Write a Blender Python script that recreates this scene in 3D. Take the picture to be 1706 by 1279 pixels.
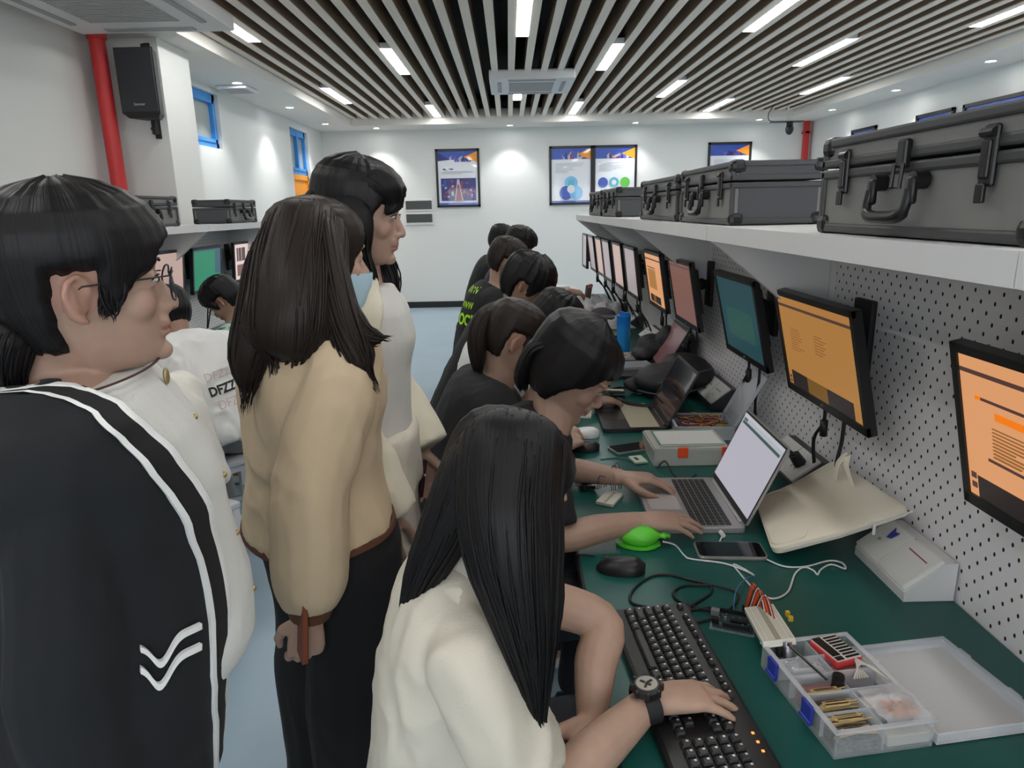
import bpy, bmesh, math, random
from math import sin, cos, pi, radians
from mathutils import Vector as V, Matrix, noise
from mathutils.bvhtree import BVHTree
random.seed(7)
for o in list(bpy.data.objects): bpy.data.objects.remove(o)
S = bpy.context.scene
C = S.collection
# ---------------------------------------------------------------- camera, world, exposure
IMW, IMH, FPX, CAMH = 1706., 1279., 1150., 1.55
_p, _r = radians(14.2), radians(1.2)
_fw = V((0, cos(_p), -sin(_p))); _ri0 = V((1, 0, 0)); _up0 = _ri0.cross(_fw)
_ri = _ri0*cos(_r) - _up0*sin(_r); _up = _up0*cos(_r) + _ri0*sin(_r)
cd = bpy.data.cameras.new('camera'); cam = bpy.data.objects.new('camera', cd); C.objects.link(cam)
cam.matrix_world = Matrix(((_ri.x, _up.x, -_fw.x, 0), (_ri.y, _up.y, -_fw.y, 0), (_ri.z, _up.z, -_fw.z, CAMH), (0, 0, 0, 1)))
cd.sensor_fit = 'HORIZONTAL'; cd.sensor_width = 36; cd.lens = 36*FPX/IMW; cd.clip_start = .02
S.camera = cam
w = bpy.data.worlds.new('world'); S.world = w; w.use_nodes = True
w.node_tree.nodes['Background'].inputs[0].default_value = (.9, .95, 1, 1)
w.node_tree.nodes['Background'].inputs[1].default_value = .25
S.view_settings.view_transform = 'Standard'; S.view_settings.look = 'None'
S.view_settings.exposure = EXPO = 0.0; S.view_settings.gamma = 1; S.view_settings.use_curve_mapping = False
S.cycles.use_denoising = True; S.cycles.max_bounces = 8; S.cycles.sample_clamp_indirect = 4
S.cycles.caustics_reflective = False; S.cycles.caustics_refractive = False
PANEL_E, SPOT_W = 27., 17.0     # brightness of the ceiling panels and of the recessed downlights

def _ray(x, y):
    return _ri*((x-853)/FPX) - _up*((y-639.5)/FPX) + _fw
def atY(x, y, Y): d = _ray(x, y); t = Y/d.y; return V((d.x*t, Y, CAMH+d.z*t))
def atZ(x, y, z): d = _ray(x, y); t = (z-CAMH)/d.z; return V((d.x*t, d.y*t, z))
def atX(x, y, X): d = _ray(x, y); t = X/d.x; return V((X, d.y*t, CAMH+d.z*t))

# ---------------------------------------------------------------- materials
MATS = {}
def mat(name, col, rough=.5, metal=0, emit=0, ecol=None, alpha=1, trans=0, bump=0, bscale=200, var=0, vscale=8, ior=1.45, coat=0, sss=0, stretch=None, spec=None, sheen=0):
    if name in MATS: return MATS[name]
    m = bpy.data.materials.new(name); m.use_nodes = True; nt = m.node_tree; b = nt.nodes['Principled BSDF']
    I = b.inputs
    I['Base Color'].default_value = (*col, 1); I['Roughness'].default_value = rough; I['Metallic'].default_value = metal
    I['IOR'].default_value = ior; I['Alpha'].default_value = alpha; I['Transmission Weight'].default_value = trans
    I['Coat Weight'].default_value = coat; I['Sheen Weight'].default_value = sheen
    if spec is not None: I['Specular IOR Level'].default_value = spec
    if sss: I['Subsurface Weight'].default_value = sss; I['Subsurface Radius'].default_value = (.01, .004, .002); I['Subsurface Scale'].default_value = 1
    if emit: I['Emission Color'].default_value = (*(ecol or col), 1); I['Emission Strength'].default_value = emit
    if var or bump:
        tc = nt.nodes.new('ShaderNodeTexCoord')
        def nz(sc):
            n = nt.nodes.new('ShaderNodeTexNoise'); n.inputs['Scale'].default_value = sc; n.inputs['Detail'].default_value = 4
            if stretch:
                mp = nt.nodes.new('ShaderNodeMapping'); mp.inputs['Scale'].default_value = stretch
                nt.links.new(tc.outputs['Object'], mp.inputs[0]); nt.links.new(mp.outputs[0], n.inputs['Vector'])
            else: nt.links.new(tc.outputs['Object'], n.inputs['Vector'])
            return n
        if var:
            n = nz(vscale); r = nt.nodes.new('ShaderNodeMapRange'); r.inputs[3].default_value = 1-var; r.inputs[4].default_value = 1+var
            r.inputs[1].default_value = .3; r.inputs[2].default_value = .7
            mx = nt.nodes.new('ShaderNodeVectorMath'); mx.operation = 'SCALE'; mx.inputs[0].default_value = col
            nt.links.new(n.outputs[0], r.inputs[0]); nt.links.new(r.outputs[0], mx.inputs['Scale']); nt.links.new(mx.outputs[0], I['Base Color'])
        if bump:
            n = nz(bscale); bp = nt.nodes.new('ShaderNodeBump'); bp.inputs['Strength'].default_value = bump; bp.inputs['Distance'].default_value = .002
            nt.links.new(n.outputs[0], bp.inputs['Height']); nt.links.new(bp.outputs[0], I['Normal'])
    MATS[name] = m; return m

def srgb(r, g, b):
    f = lambda c: (c/255/12.92 if c/255 <= .04045 else ((c/255+.055)/1.055)**2.4)
    return (f(r), f(g), f(b))

def mat_pegboard():
    m = mat('pegboard_metal', srgb(232, 229, 231), .45); nt = m.node_tree; b = nt.nodes['Principled BSDF']
    N = nt.nodes.new; L = nt.links.new
    g = N('ShaderNodeNewGeometry'); sp = N('ShaderNodeSeparateXYZ'); L(g.outputs['Position'], sp.inputs[0])
    def math_(op, a, bb=None, c=None):
        n = N('ShaderNodeMath'); n.operation = op
        for i, v in enumerate((a, bb, c)):
            if v is None: continue
            if isinstance(v, (int, float)): n.inputs[i].default_value = v
            else: L(v, n.inputs[i])
        return n.outputs[0]
    y = math_('ADD', sp.outputs[1], 10.); z = sp.outputs[2]
    def lattice(oy, oz):      # distance to the nearest point of a .04 square lattice
        a = math_('SUBTRACT', math_('MODULO', math_('ADD', y, oy), .04), .02)
        c = math_('SUBTRACT', math_('MODULO', math_('ADD', z, oz), .04), .02)
        return math_('SQRT', math_('ADD', math_('MULTIPLY', a, a), math_('MULTIPLY', math_('MULTIPLY', c, c), .5)))
    d = math_('MINIMUM', lattice(0., 0.), lattice(.02, .02))
    # no holes close to the ends of a panel
    h = math_('LESS_THAN', d, .0031)
    mx = N('ShaderNodeMix'); mx.data_type = 'RGBA'; L(h, mx.inputs['Factor'])
    mx.inputs[6].default_value = (*srgb(232, 229, 231), 1); mx.inputs[7].default_value = (.015, .015, .016, 1)
    L(mx.outputs[2], b.inputs['Base Color'])
    rg = math_('MULTIPLY_ADD', h, .5, .42); L(rg, b.inputs['Roughness'])
    return m

def mat_hair(name, col=(.0065, .006, .0066), rough=.42):
    m = mat(name, col, rough, spec=.26); nt = m.node_tree; b = nt.nodes['Principled BSDF']; N = nt.nodes.new; L = nt.links.new
    tc = N('ShaderNodeTexCoord'); mp = N('ShaderNodeMapping'); mp.inputs['Scale'].default_value = (150, 1.6, 1)
    n = N('ShaderNodeTexNoise'); n.inputs['Scale'].default_value = 1.; n.inputs['Detail'].default_value = 5
    L(tc.outputs['UV'], mp.inputs[0]); L(mp.outputs[0], n.inputs['Vector'])
    bp = N('ShaderNodeBump'); bp.inputs['Strength'].default_value = .3; bp.inputs['Distance'].default_value = .003
    L(n.outputs[0], bp.inputs['Height']); L(bp.outputs[0], b.inputs['Normal'])
    cr = N('ShaderNodeMapRange'); cr.inputs[1].default_value = .35; cr.inputs[2].default_value = .7; cr.inputs[3].default_value = .75; cr.inputs[4].default_value = 1.4
    vm = N('ShaderNodeVectorMath'); vm.operation = 'SCALE'; vm.inputs[0].default_value = col
    L(n.outputs[0], cr.inputs[0]); L(cr.outputs[0], vm.inputs['Scale']); L(vm.outputs[0], b.inputs['Base Color'])
    return m

def mat_skin(name, col):
    m = mat(name, col, .52, sss=.12); nt = m.node_tree; b = nt.nodes['Principled BSDF']; N = nt.nodes.new; L = nt.links.new
    at = N('ShaderNodeVertexColor'); at.layer_name = 'tint'
    tc = N('ShaderNodeTexCoord'); n = N('ShaderNodeTexNoise'); n.inputs['Scale'].default_value = 45; n.inputs['Detail'].default_value = 4
    L(tc.outputs['Object'], n.inputs['Vector'])
    r = N('ShaderNodeMapRange'); r.inputs[3].default_value = .9; r.inputs[4].default_value = 1.1; L(n.outputs[0], r.inputs[0])
    v1 = N('ShaderNodeVectorMath'); v1.operation = 'MULTIPLY'; v1.inputs[0].default_value = col; L(at.outputs[0], v1.inputs[1])
    v2 = N('ShaderNodeVectorMath'); v2.operation = 'SCALE'; L(v1.outputs[0], v2.inputs[0]); L(r.outputs[0], v2.inputs['Scale'])
    L(v2.outputs[0], b.inputs['Base Color'])
    return m

# ---------------------------------------------------------------- mesh helper
class MB:
    def __init__(s): s.v = []; s.f = []; s.mi = []; s.uv = {}; s.m = 0
    def add(s, vs, fs, m=None, uvs=None):
        n = len(s.v); s.v += [tuple(p) for p in vs]
        for k, f in enumerate(fs):
            if uvs: s.uv[len(s.f)] = [uvs[i] for i in f]
            s.f.append([i+n for i in f]); s.mi.append(s.m if m is None else m)
        return s
    def box(s, c, d, R=None, m=None, b=0):
        x, y, z = (q/2 for q in d); c = V(c)
        if b:
            b = min(b, x*.95, y*.95, z*.95); vs = []; idx = {}
            bm = bmesh.new(); bmesh.ops.create_cube(bm, size=1)
            for v in bm.verts: v.co = V((v.co.x*2*x, v.co.y*2*y, v.co.z*2*z))
            bmesh.ops.bevel(bm, geom=bm.edges[:], offset=b, segments=2, affect='EDGES', profile=.5)
            bm.verts.ensure_lookup_table()
            vs = [v.co.copy() for v in bm.verts]; fs = [[v.index for v in f.verts] for f in bm.faces]; bm.free()
        else:
            vs = [V((i*x, j*y, k*z)) for i in (-1, 1) for j in (-1, 1) for k in (-1, 1)]
            fs = [[0, 1, 3, 2], [4, 6, 7, 5], [0, 4, 5, 1], [2, 3, 7, 6], [0, 2, 6, 4], [1, 5, 7, 3]]
        if R is not None: vs = [R @ v for v in vs]
        return s.add([v+c for v in vs], fs, m)
    def bx(s, x0, x1, y0, y1, z0, z1, m=None, b=0): return s.box(((x0+x1)/2, (y0+y1)/2, (z0+z1)/2), (abs(x1-x0), abs(y1-y0), abs(z1-z0)), None, m, b)
    def loft(s, rings, m=None, cap=True, closed=True, uv=True):
        n = len(rings[0]); k = len(rings); vs = [p for r in rings for p in r]; fs = []; 
        for i in range(k-1):
            for j in range(n if closed else n-1):
                j2 = (j+1) % n; fs.append([i*n+j, i*n+j2, (i+1)*n+j2, (i+1)*n+j])
        us = [(j/n, i/max(1, k-1)) for i in range(k) for j in range(n)] if uv else None
        if cap and closed:
            fs.append(list(range(n))[::-1]); fs.append([(k-1)*n+j for j in range(n)])
        return s.add(vs, fs, m, us)
    def tube(s, pts, r, n=8, m=None, flat=1., side=None, cap=True):
        pts = [V(p) for p in pts]; k = len(pts); rr = r if isinstance(r, (list, tuple)) else [r]*k
        rings = []; prev = None
        for i in range(k):
            t = (pts[min(i+1, k-1)]-pts[max(i-1, 0)])
            if t.length < 1e-9: t = V((0, 0, 1))
            t.normalize()
            if side is not None: a = V(side) - t*V(side).dot(t)
            elif prev is None:
                a = V((0, 0, 1)).cross(t)
                if a.length < .05: a = V((1, 0, 0)).cross(t)
            else: a = prev - t*prev.dot(t)
            if a.length < 1e-6: a = t.orthogonal()
            a.normalize(); b = t.cross(a); prev = a
            rings.append([pts[i]+a*(rr[i]*cos(q*2*pi/n))+b*(rr[i]*flat*sin(q*2*pi/n)) for q in range(n)])
        return s.loft(rings, m, cap)
    def cyl(s, p0, p1, r, n=16, m=None, r2=None): return s.tube([p0, p1], [r, r if r2 is None else r2], n, m)
    def ell(s, c, rad, M=None, n=16, k=10, m=None):
        c = V(c); rad = (rad,)*3 if isinstance(rad, (int, float)) else rad; vs = []; 
        for i in range(1, k):
            t = pi*i/k
            for j in range(n): vs.append(V((rad[0]*sin(t)*cos(2*pi*j/n), rad[1]*sin(t)*sin(2*pi*j/n), rad[2]*cos(t))))
        vs += [V((0, 0, rad[2])), V((0, 0, -rad[2]))]; T, B = len(vs)-2, len(vs)-1; fs = []
        for i in range(k-2):
            for j in range(n): j2 = (j+1) % n; fs.append([i*n+j, (i+1)*n+j, (i+1)*n+j2, i*n+j2])
        for j in range(n):
            fs.append([T, j, (j+1) % n]); fs.append([B, (k-2)*n+(j+1) % n, (k-2)*n+j])
        if M is not None: vs = [M @ v for v in vs]
        return s.add([v+c for v in vs], fs, m)
    def prism(s, poly, d, m=None):      # poly: world points, extruded by vector d
        n = len(poly); poly = [V(p) for p in poly]; d = V(d)
        fs = [list(range(n))[::-1], [n+i for i in range(n)]] + [[i, (i+1) % n, n+(i+1) % n, n+i] for i in range(n)]
        return s.add(poly+[p+d for p in poly], fs, m)
    def quad(s, a, b, c, d, m=None): return s.add([a, b, c, d], [[0, 1, 2, 3]], m)
    def build(s, name, mats, parent=None, smooth=False, ang=None, loc=None):
        me = bpy.data.meshes.new(name); me.from_pydata(s.v, [], s.f); 
        mats = mats if isinstance(mats, (list, tuple)) else [mats]
        for m in mats: me.materials.append(m)
        me.polygons.foreach_set('material_index', s.mi)
        if s.uv:
            ul = me.uv_layers.new(name='UVMap')
            for p in me.polygons:
                if p.index in s.uv:
                    for li, c in zip(p.loop_indices, s.uv[p.index]): ul.data[li].uv = c
        bm = bmesh.new(); bm.from_mesh(me); bmesh.ops.recalc_face_normals(bm, faces=bm.faces); bm.to_mesh(me); bm.free()
        if smooth:
            me.polygons.foreach_set('use_smooth', [True]*len(me.polygons))
            if ang: me.set_sharp_from_angle(angle=radians(ang))
        o = bpy.data.objects.new(name, me); C.objects.link(o)
        if parent is not None:
            o.parent = parent
            o.matrix_parent_inverse = parent.matrix_world.inverted() if not loc else Matrix()
        return o

def tag(o, label=None, cat=None, group=None, kind=None):
    if label: o['label'] = label
    if cat: o['category'] = cat
    if group: o['group'] = group
    if kind: o['kind'] = kind
    return o
def empty(name, loc, label=None, cat=None, group=None, rz=0):
    o = bpy.data.objects.new(name, None); C.objects.link(o); o.location = loc; o.rotation_euler = (0, 0, rz); o.empty_display_size = .1
    o.matrix_world = Matrix.Translation(V(loc)) @ Matrix.Rotation(rz, 4, 'Z')
    return tag(o, label, cat, group)
def copy_tree(o, loc=None, rz=None, label=None, parent=None):
    c = o.copy(); C.objects.link(c)
    if parent is not None: c.parent = parent
    if loc is not None: c.location = loc
    if rz is not None: c.rotation_euler = (0, 0, rz)
    if label: c['label'] = label
    for ch in o.children: copy_tree(ch, parent=c)
    return c
def Rz(a): return Matrix.Rotation(a, 3, 'Z')
def Rx(a): return Matrix.Rotation(a, 3, 'X')
def Ry(a): return Matrix.Rotation(a, 3, 'Y')
def spline(pts, n=6):      # Catmull-Rom through points (Vectors or tuples of any size)
    P = [V(p) for p in pts]; out = []
    for i in range(len(P)-1):
        a, b, c, d = P[max(i-1, 0)], P[i], P[i+1], P[min(i+2, len(P)-1)]
        for k in range(n):
            t = k/n; out.append(.5*((2*b)+(c-a)*t+(2*a-5*b+4*c-d)*t*t+(3*b-a-3*c+d)*t**3))
    out.append(P[-1]); return out
def text_mesh(txt, size, extrude=0, bold=0):
    cu = bpy.data.curves.new('t', 'FONT'); cu.body = txt; cu.size = size; cu.extrude = extrude; cu.offset = bold; cu.align_x = 'CENTER'; cu.align_y = 'CENTER'; cu.resolution_u = 3
    o = bpy.data.objects.new('t', cu); C.objects.link(o); dg = bpy.context.evaluated_depsgraph_get()
    me = bpy.data.meshes.new_from_object(o.evaluated_get(dg)); bpy.data.objects.remove(o); bpy.data.curves.remove(cu)
    vs = [v.co.copy() for v in me.vertices]; fs = [list(p.vertices) for p in me.polygons]; bpy.data.meshes.remove(me)
    return vs, fs
def put_text(mb, txt, size, M, m=None, bold=0):
    vs, fs = text_mesh(txt, size, 0, bold); mb.add([M @ v for v in vs], fs, m)

WALL = mat('white_wall_paint', srgb(220, 222, 219), .75, bump=.05, bscale=60)
SOFFIT = mat('white_soffit_paint', srgb(234, 230, 222), .8)
BLACK = mat('black_plastic', (.012, .012, .013), .38)
BLACKM = mat('black_matte', (.014, .014, .016), .6)
DGREY = mat('dark_grey_plastic', (.05, .05, .053), .5)
WHITE = mat('white_plastic', (.72, .72, .70), .4)
OFFW = mat('off_white_plastic', (.62, .61, .55), .5)
WMETAL = mat('white_powder_coat', srgb(218, 218, 218), .4)
GMETAL = mat('grey_metal', (.35, .36, .37), .35, .7)
CHROME = mat('chrome', (.7, .7, .72), .18, 1)
GREEN = mat('green_worktop_vinyl', srgb(22, 84, 78), .34, var=.06, vscale=3, bump=.03, bscale=90)
RED = mat('red_pipe_paint', srgb(196, 50, 52), .45)
BLUEF = mat('blue_window_paint', srgb(62, 142, 214), .45)
ORANGE = mat('orange_door_paint', srgb(236, 150, 22), .45)
PEG = mat_pegboard()
FILL = mat('fill_light_glass', (.9, .95, 1), .3, emit=5., ecol=(.96, .98, 1))  # glow of the added fill windows behind the camera
# ---------------------------------------------------------------- the room
XL, XR, YB, YF, ZS, ZC = -2.9, 4.75, 11.4, -3.2, 2.78, 2.87      # side walls, end walls, soffit, slats
FLOOR = mat('blue_vinyl_floor', srgb(152, 172, 186), .36, var=.04, vscale=2.5, bump=.02, bscale=40)
def struct(mb, name, m, smooth=False, parent=None): return tag(mb.build(name, m, parent, smooth), kind='structure')
struct(MB().bx(XL-.2, XR+.2, YF-.2, YB+.2, -.1, 0), 'floor', FLOOR)
struct(MB().bx(XL-.2, XR+.2, YB, YB+.2, 0, 3.3), 'wall_far', WALL)
struct(MB().bx(XL-.2, XR+.2, YF-.2, YF, 0, 3.3), 'wall_near', WALL)
struct(MB().bx(XR, XR+.2, YF, YB, 0, 3.3), 'wall_right', WALL)
for i_, x_ in enumerate((-2.2, .1, 2.4)):      # window-shaped fill lights added to the unseen end wall behind the camera
    f = MB(); 
    for a in ((x_, x_+1.9, .95, 1.0), (x_, x_+1.9, 2.3, 2.36), (x_, x_+.05, .95, 2.36), (x_+1.85, x_+1.9, .95, 2.36), (x_+.925, x_+.975, .95, 2.36)): f.bx(a[0], a[1], YF, YF+.05, a[2], a[3])
    o = struct(f, f'window_{i_+3}', BLUEF); tag(MB().bx(x_+.05, x_+1.85, YF+.005, YF+.015, 1.0, 2.3).build('window_pane', FILL, o), kind='structure')
wl = MB()      # left wall with two openings: the window and the transom window over the door
W1, W2, D1 = (6.78, 7.45, 2.2, 2.72), (9.78, 10.62, 2.08, 2.68), (9.78, 10.62, 0, 2.04)
for y0, y1, z0, z1 in ((YF, W1[0], 0, 3.3), (W1[0], W1[1], 0, W1[2]), (W1[0], W1[1], W1[3], 3.3), (W1[1], W2[0], 0, 3.3), (W2[0], W2[1], W2[3], 3.3), (W2[1], YB, 0, 3.3)):
    wl.bx(XL-.2, XL, y0, y1, z0, z1)
struct(wl, 'wall_left', WALL)
struct(MB().bx(XL, -2.46, 5.34, 5.83, 0, ZS, b=.004), 'column_left', WALL)
struct(MB().bx(XL-.1, XR+.1, YF-.1, YB+.1, 3.2, 3.3), 'ceiling', mat('dark_ceiling_paint', (.05, .049, .047), .9))
SX0, SX1, SY0, SY1 = -2.27, 4.2, -2.6, 10.75      # opening of the soffit in which the slats hang
sf = MB()
for x0, x1, y0, y1 in ((XL, SX0, YF, YB), (SX1, XR, YF, YB), (SX0, SX1, SY1, YB), (SX0, SX1, YF, SY0)): sf.bx(x0, x1, y0, y1, ZS, ZS+.2)
struct(sf, 'soffit', SOFFIT)
bb = MB(); bb.bx(XL, XR, YB-.015, YB, 0, .10); struct(bb, 'baseboard_far', BLACKM)
bb = MB(); bb.bx(XL, XL+.015, 5.83, 9.72, 0, .10); bb.bx(XL, XL+.015, YF, 5.34, 0, .1); struct(bb, 'baseboard_left', BLACKM)
bb = MB(); bb.bx(XR-.015, XR, YF, YB, 0, .10); struct(bb, 'baseboard_right', BLACKM)
PITCH = .1625
sl = MB(); x = SX0+.02; slx = []
LIGHT_X = [-1.98, -1.0, .08, 1.0, 1.93, 2.88, 3.79]
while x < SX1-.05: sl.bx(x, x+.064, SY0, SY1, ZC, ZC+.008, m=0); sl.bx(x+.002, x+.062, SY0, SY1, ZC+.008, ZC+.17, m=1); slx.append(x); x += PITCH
struct(sl, 'ceiling_slats', [mat('slat_wood', srgb(238, 226, 210), .5, var=.05, vscale=5, stretch=(6, .4, 1)), mat('slat_side_shade', srgb(132, 112, 92), .55, var=.1, vscale=5, stretch=(6, .4, 1))])  # slat sides get a darker tone that paints in the gap shade
LIGHT_M = mat('light_panel_diffuser', (.95, .97, 1), .5, emit=PANEL_E, ecol=(1, .99, .97))
FIX = mat('light_fixture_white', (.8, .8, .8), .4)
ln = 0; proto = None
PLACE = ['second', 'third', 'fourth', 'fifth', 'sixth', 'last']
rows = {0: [5.4, 8.67, 2.12, -1.15], 1: [6.85, 10.1, 3.6, .35]}
for k, X in enumerate(LIGHT_X):
    i = min(range(len(slx)), key=lambda q: abs(slx[q]+.064+.049-X)); X = slx[i]+.064+(PITCH-.064)/2
    for q, Y in enumerate(rows[k % 2]):
        side = ['the leftmost row', 'the second row from the left', 'the middle row', 'the row right of the middle', 'the third row from the right', 'the second row from the right', 'the rightmost row'][k]
        far = 'far' if q == 1 else 'near' if q == 0 else 'overhead'
        lab = f'lit white strip light at the {far} end of {side}'
        if q > 1: lab = f'lit strip light out of frame in {side}, {["nearer", "farther"][q-2]} one'
        if proto is None:
            t = empty('ceiling_light', (X, Y, ZC), lab, 'ceiling light', 'strip lights between the ceiling slats')
            MB().bx(-.049, .049, -.56, .56, .004, .05).build('light_housing', FIX, t, loc=1)
            MB().bx(-.047, .047, -.55, .55, -.002, .006).build('diffuser', LIGHT_M, t, loc=1); proto = t
        else: copy_tree(proto, (X, Y, ZC), 0, lab)
# recessed downlights: ring, glowing lens, and the lamp's own light
proto = None
DL = [((-2.58, 5.4), 'above the white column'), ((-2.58, 7.15), 'beside the white grille over the blue window'), ((-2.58, 8.8), 'between the two blue windows'), ((-2.58, 10.45), 'over the orange door'),
      ((-1.97, 11.08), 'over the electrical boxes'), ((.05, 11.08), 'between the single poster and the poster pair'), ((1.95, 11.08), 'over the poster pair'), ((3.8, 11.02), 'over the far right poster'),
      ((4.46, 10.05), 'on the right soffit nearest the red corner pipe'), ((4.46, 8.45), 'second along the right soffit from the corner'), ((4.46, 6.85), 'third along the right soffit from the corner'),
      ((4.46, 5.25), 'on the right soffit out of frame'), ((-2.58, 3.75), 'on the left soffit near the camera'), ((4.46, 3.6), 'on the right soffit beside the camera'), ((-2.58, 2.0), 'on the left soffit over the near wall')]
for (X, Y), where in DL:
    lab = 'small round lit downlight ' + where
    if proto is None:
        t = empty('downlight', (X, Y, ZS), lab, 'downlight', 'recessed downlights around the soffit')
        r = MB(); n = 24
        prof = [(.038, -.001), (.052, -.006), (.056, -.001), (.056, .004), (.036, .004)]
        r.loft([[V((a*cos(2*pi*j/n), a*sin(2*pi*j/n), z)) for j in range(n)] for a, z in prof+prof[:1]], cap=False)
        r.build('trim_ring', FIX, t, True, 40, loc=1)
        MB().loft([[V((.04*cos(2*pi*j/n), .04*sin(2*pi*j/n), z)) for j in range(n)] for z in (-.0015, .003)]).build('lens', mat('downlight_lens', (1, 1, 1), .4, emit=60), t, loc=1)
        proto = t
    else: t = copy_tree(proto, (X, Y, ZS), 0, lab)
    ld = bpy.data.lights.new('downlight_lamp', 'SPOT'); ld.energy = SPOT_W*(1.5 if where.startswith('above') else 1); ld.spot_size = radians(100); ld.spot_blend = .6; ld.shadow_soft_size = .035
    lo = bpy.data.objects.new('downlight_lamp', ld); C.objects.link(lo); lo.parent = t; lo.location = (0, 0, -.01)
# windows and door of the left wall
GLASS = mat('window_glass', (.55, .6, .58), .08, trans=.0, alpha=.55)
def window(n, y0, y1, z0, z1, mull=False):
    f = MB(); x0, x1, t = XL-.1, XL-.04, .055
    f.bx(x0, x1, y0, y1, z1-t, z1); f.bx(x0, x1, y0, y1, z0, z0+t); f.bx(x0, x1, y0, y0+t, z0, z1); f.bx(x0, x1, y1-t, y1, z0, z1)
    f.bx(x0+.01, x1+.012, y1-t-.04, y1-t, z0+t, z1-t); f.bx(x0+.01, x1+.012, y0+t, y0+t+.04, z0+t, z1-t)
    f.bx(x0+.01, x1+.012, y0+t, y1-t, z0+t, z0+t+.035); f.bx(x0+.01, x1+.012, y0+t, y1-t, z1-t-.035, z1-t)
    if mull: f.bx(x0+.012, x1+.016, (y0+y1)/2-.05, (y0+y1)/2+.01, z0+t, z1-t)
    o = struct(f, f'window_{n}', BLUEF)
    g = MB().bx(x0+.025, x0+.033, y0+t, y1-t, z0+t, z1-t).build('window_pane', GLASS, o); tag(g, kind='structure')
window(1, *W1); window(2, *W2, True)
struct(MB().bx(XL-1.2, XL-1.15, 5.5, YB, 0, 3.2), 'wall_corridor', mat('corridor_wall_paint', srgb(176, 176, 168), .8))
d = MB(); d.bx(XL-.09, XL-.05, D1[0]+.05, D1[1]-.05, 0, D1[3]-.03); d.bx(XL-.1, XL-.03, D1[0], D1[0]+.05, 0, D1[3]+.03); d.bx(XL-.1, XL-.03, D1[1]-.05, D1[1], 0, D1[3]+.03); d.bx(XL-.1, XL-.03, D1[0], D1[1], D1[3]-.03, D1[3]+.04)
d.bx(XL-.05, XL-.04, D1[0]+.14, D1[1]-.14, 1.15, 1.85); d.bx(XL-.05, XL-.04, D1[0]+.14, D1[1]-.14, .2, .95)
dr = struct(d, 'door_1', ORANGE)
tag(MB().cyl((XL-.045, D1[0]+.12, 1.0), (XL+.0, D1[0]+.12, 1.0), .012).cyl((XL, D1[0]+.11, 1.0), (XL, D1[0]+.24, 1.0), .01).build('door_handle', CHROME, dr, True, 40), kind='structure')
# red pipes
tag(MB().cyl((-2.78, 5.15, 0), (-2.78, 5.15, ZS), .052, 20).cyl((-2.78, 5.15, ZS-.05), (-2.78, 5.15, ZS-.001), .062, 20).cyl((-2.78, 5.15, 1.2), (-2.78, 5.15, 1.26), .06, 20).build('fire_pipe', RED, None, True, 40), 'red standing fire pipe beside the speaker column', 'pipe', 'red fire pipes')
tag(MB().bx(4.62, 4.70, 11.3, 11.385, 0, ZS, b=.01).bx(4.6, 4.72, 11.3, 11.39, 2.6, 2.63).build('fire_pipe', RED), 'red standing pipe in the far right corner by the camera', 'pipe', 'red fire pipes')
# speaker on the column
sp = empty('wall_speaker', (-2.53, 5.34, 2.2), 'black wall speaker on the white column', 'speaker')
x0, x1, z0, z1 = -2.665, -2.40, 2.22, 2.67
def trap(y, z, g=0): return [V((x0+g, 5.30, z)), V((x1-g, 5.30, z)), V((x1-.03-g, y, z)), V((x0+.03+g, y, z))]
cab = MB(); cab.prism([(x0, 5.12, z0+.03), (x1, 5.12, z0+.03), (x1-.06, 5.3, z0+.03), (x0+.06, 5.3, z0+.03)], (0, 0, z1-z0-.03)); cab.loft([[V((x0, 5.12, z0+.03)), V((x1, 5.12, z0+.03)), V((x1-.06, 5.3, z0+.03)), V((x0+.06, 5.3, z0+.03))], [V((x0+.03, 5.15, z0)), V((x1-.03, 5.15, z0)), V((x1-.08, 5.29, z0)), V((x0+.08, 5.29, z0))]], uv=False)
cab.build('cabinet', mat('speaker_cabinet', (.022, .023, .025), .55, bump=.2, bscale=500), sp)
MB().bx(x0+.006, x1-.006, 5.108, 5.122, z0+.035, z1-.006, b=.006).build('grille', mat('speaker_grille', (.03, .031, .034), .7, bump=.5, bscale=900), sp)
b_ = MB(); b_.bx(-2.55, -2.52, 5.27, 5.335, z1-.01, z1+.055, b=.004); b_.bx(-2.555, -2.515, 5.325, 5.34, z1-.02, z1+.07); b_.bx(-2.55, -2.52, 5.27, 5.335, z0-.095, z0+.02, b=.004); b_.bx(-2.555, -2.515, 5.325, 5.34, z0-.12, z0+.03)
b_.cyl((-2.535, 5.3, z0-.06), (-2.535, 5.25, z0-.06), .012); b_.build('bracket', BLACKM, sp)
lm = MB(); put_text(lm, 'Sanmer', .026, Matrix.Translation((-2.53, 5.106, z0+.085)) @ Matrix.Rotation(pi/2, 4, 'X')); lm.build('maker_mark', mat('mark_white', (.6, .6, .6), .5), sp)
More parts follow.
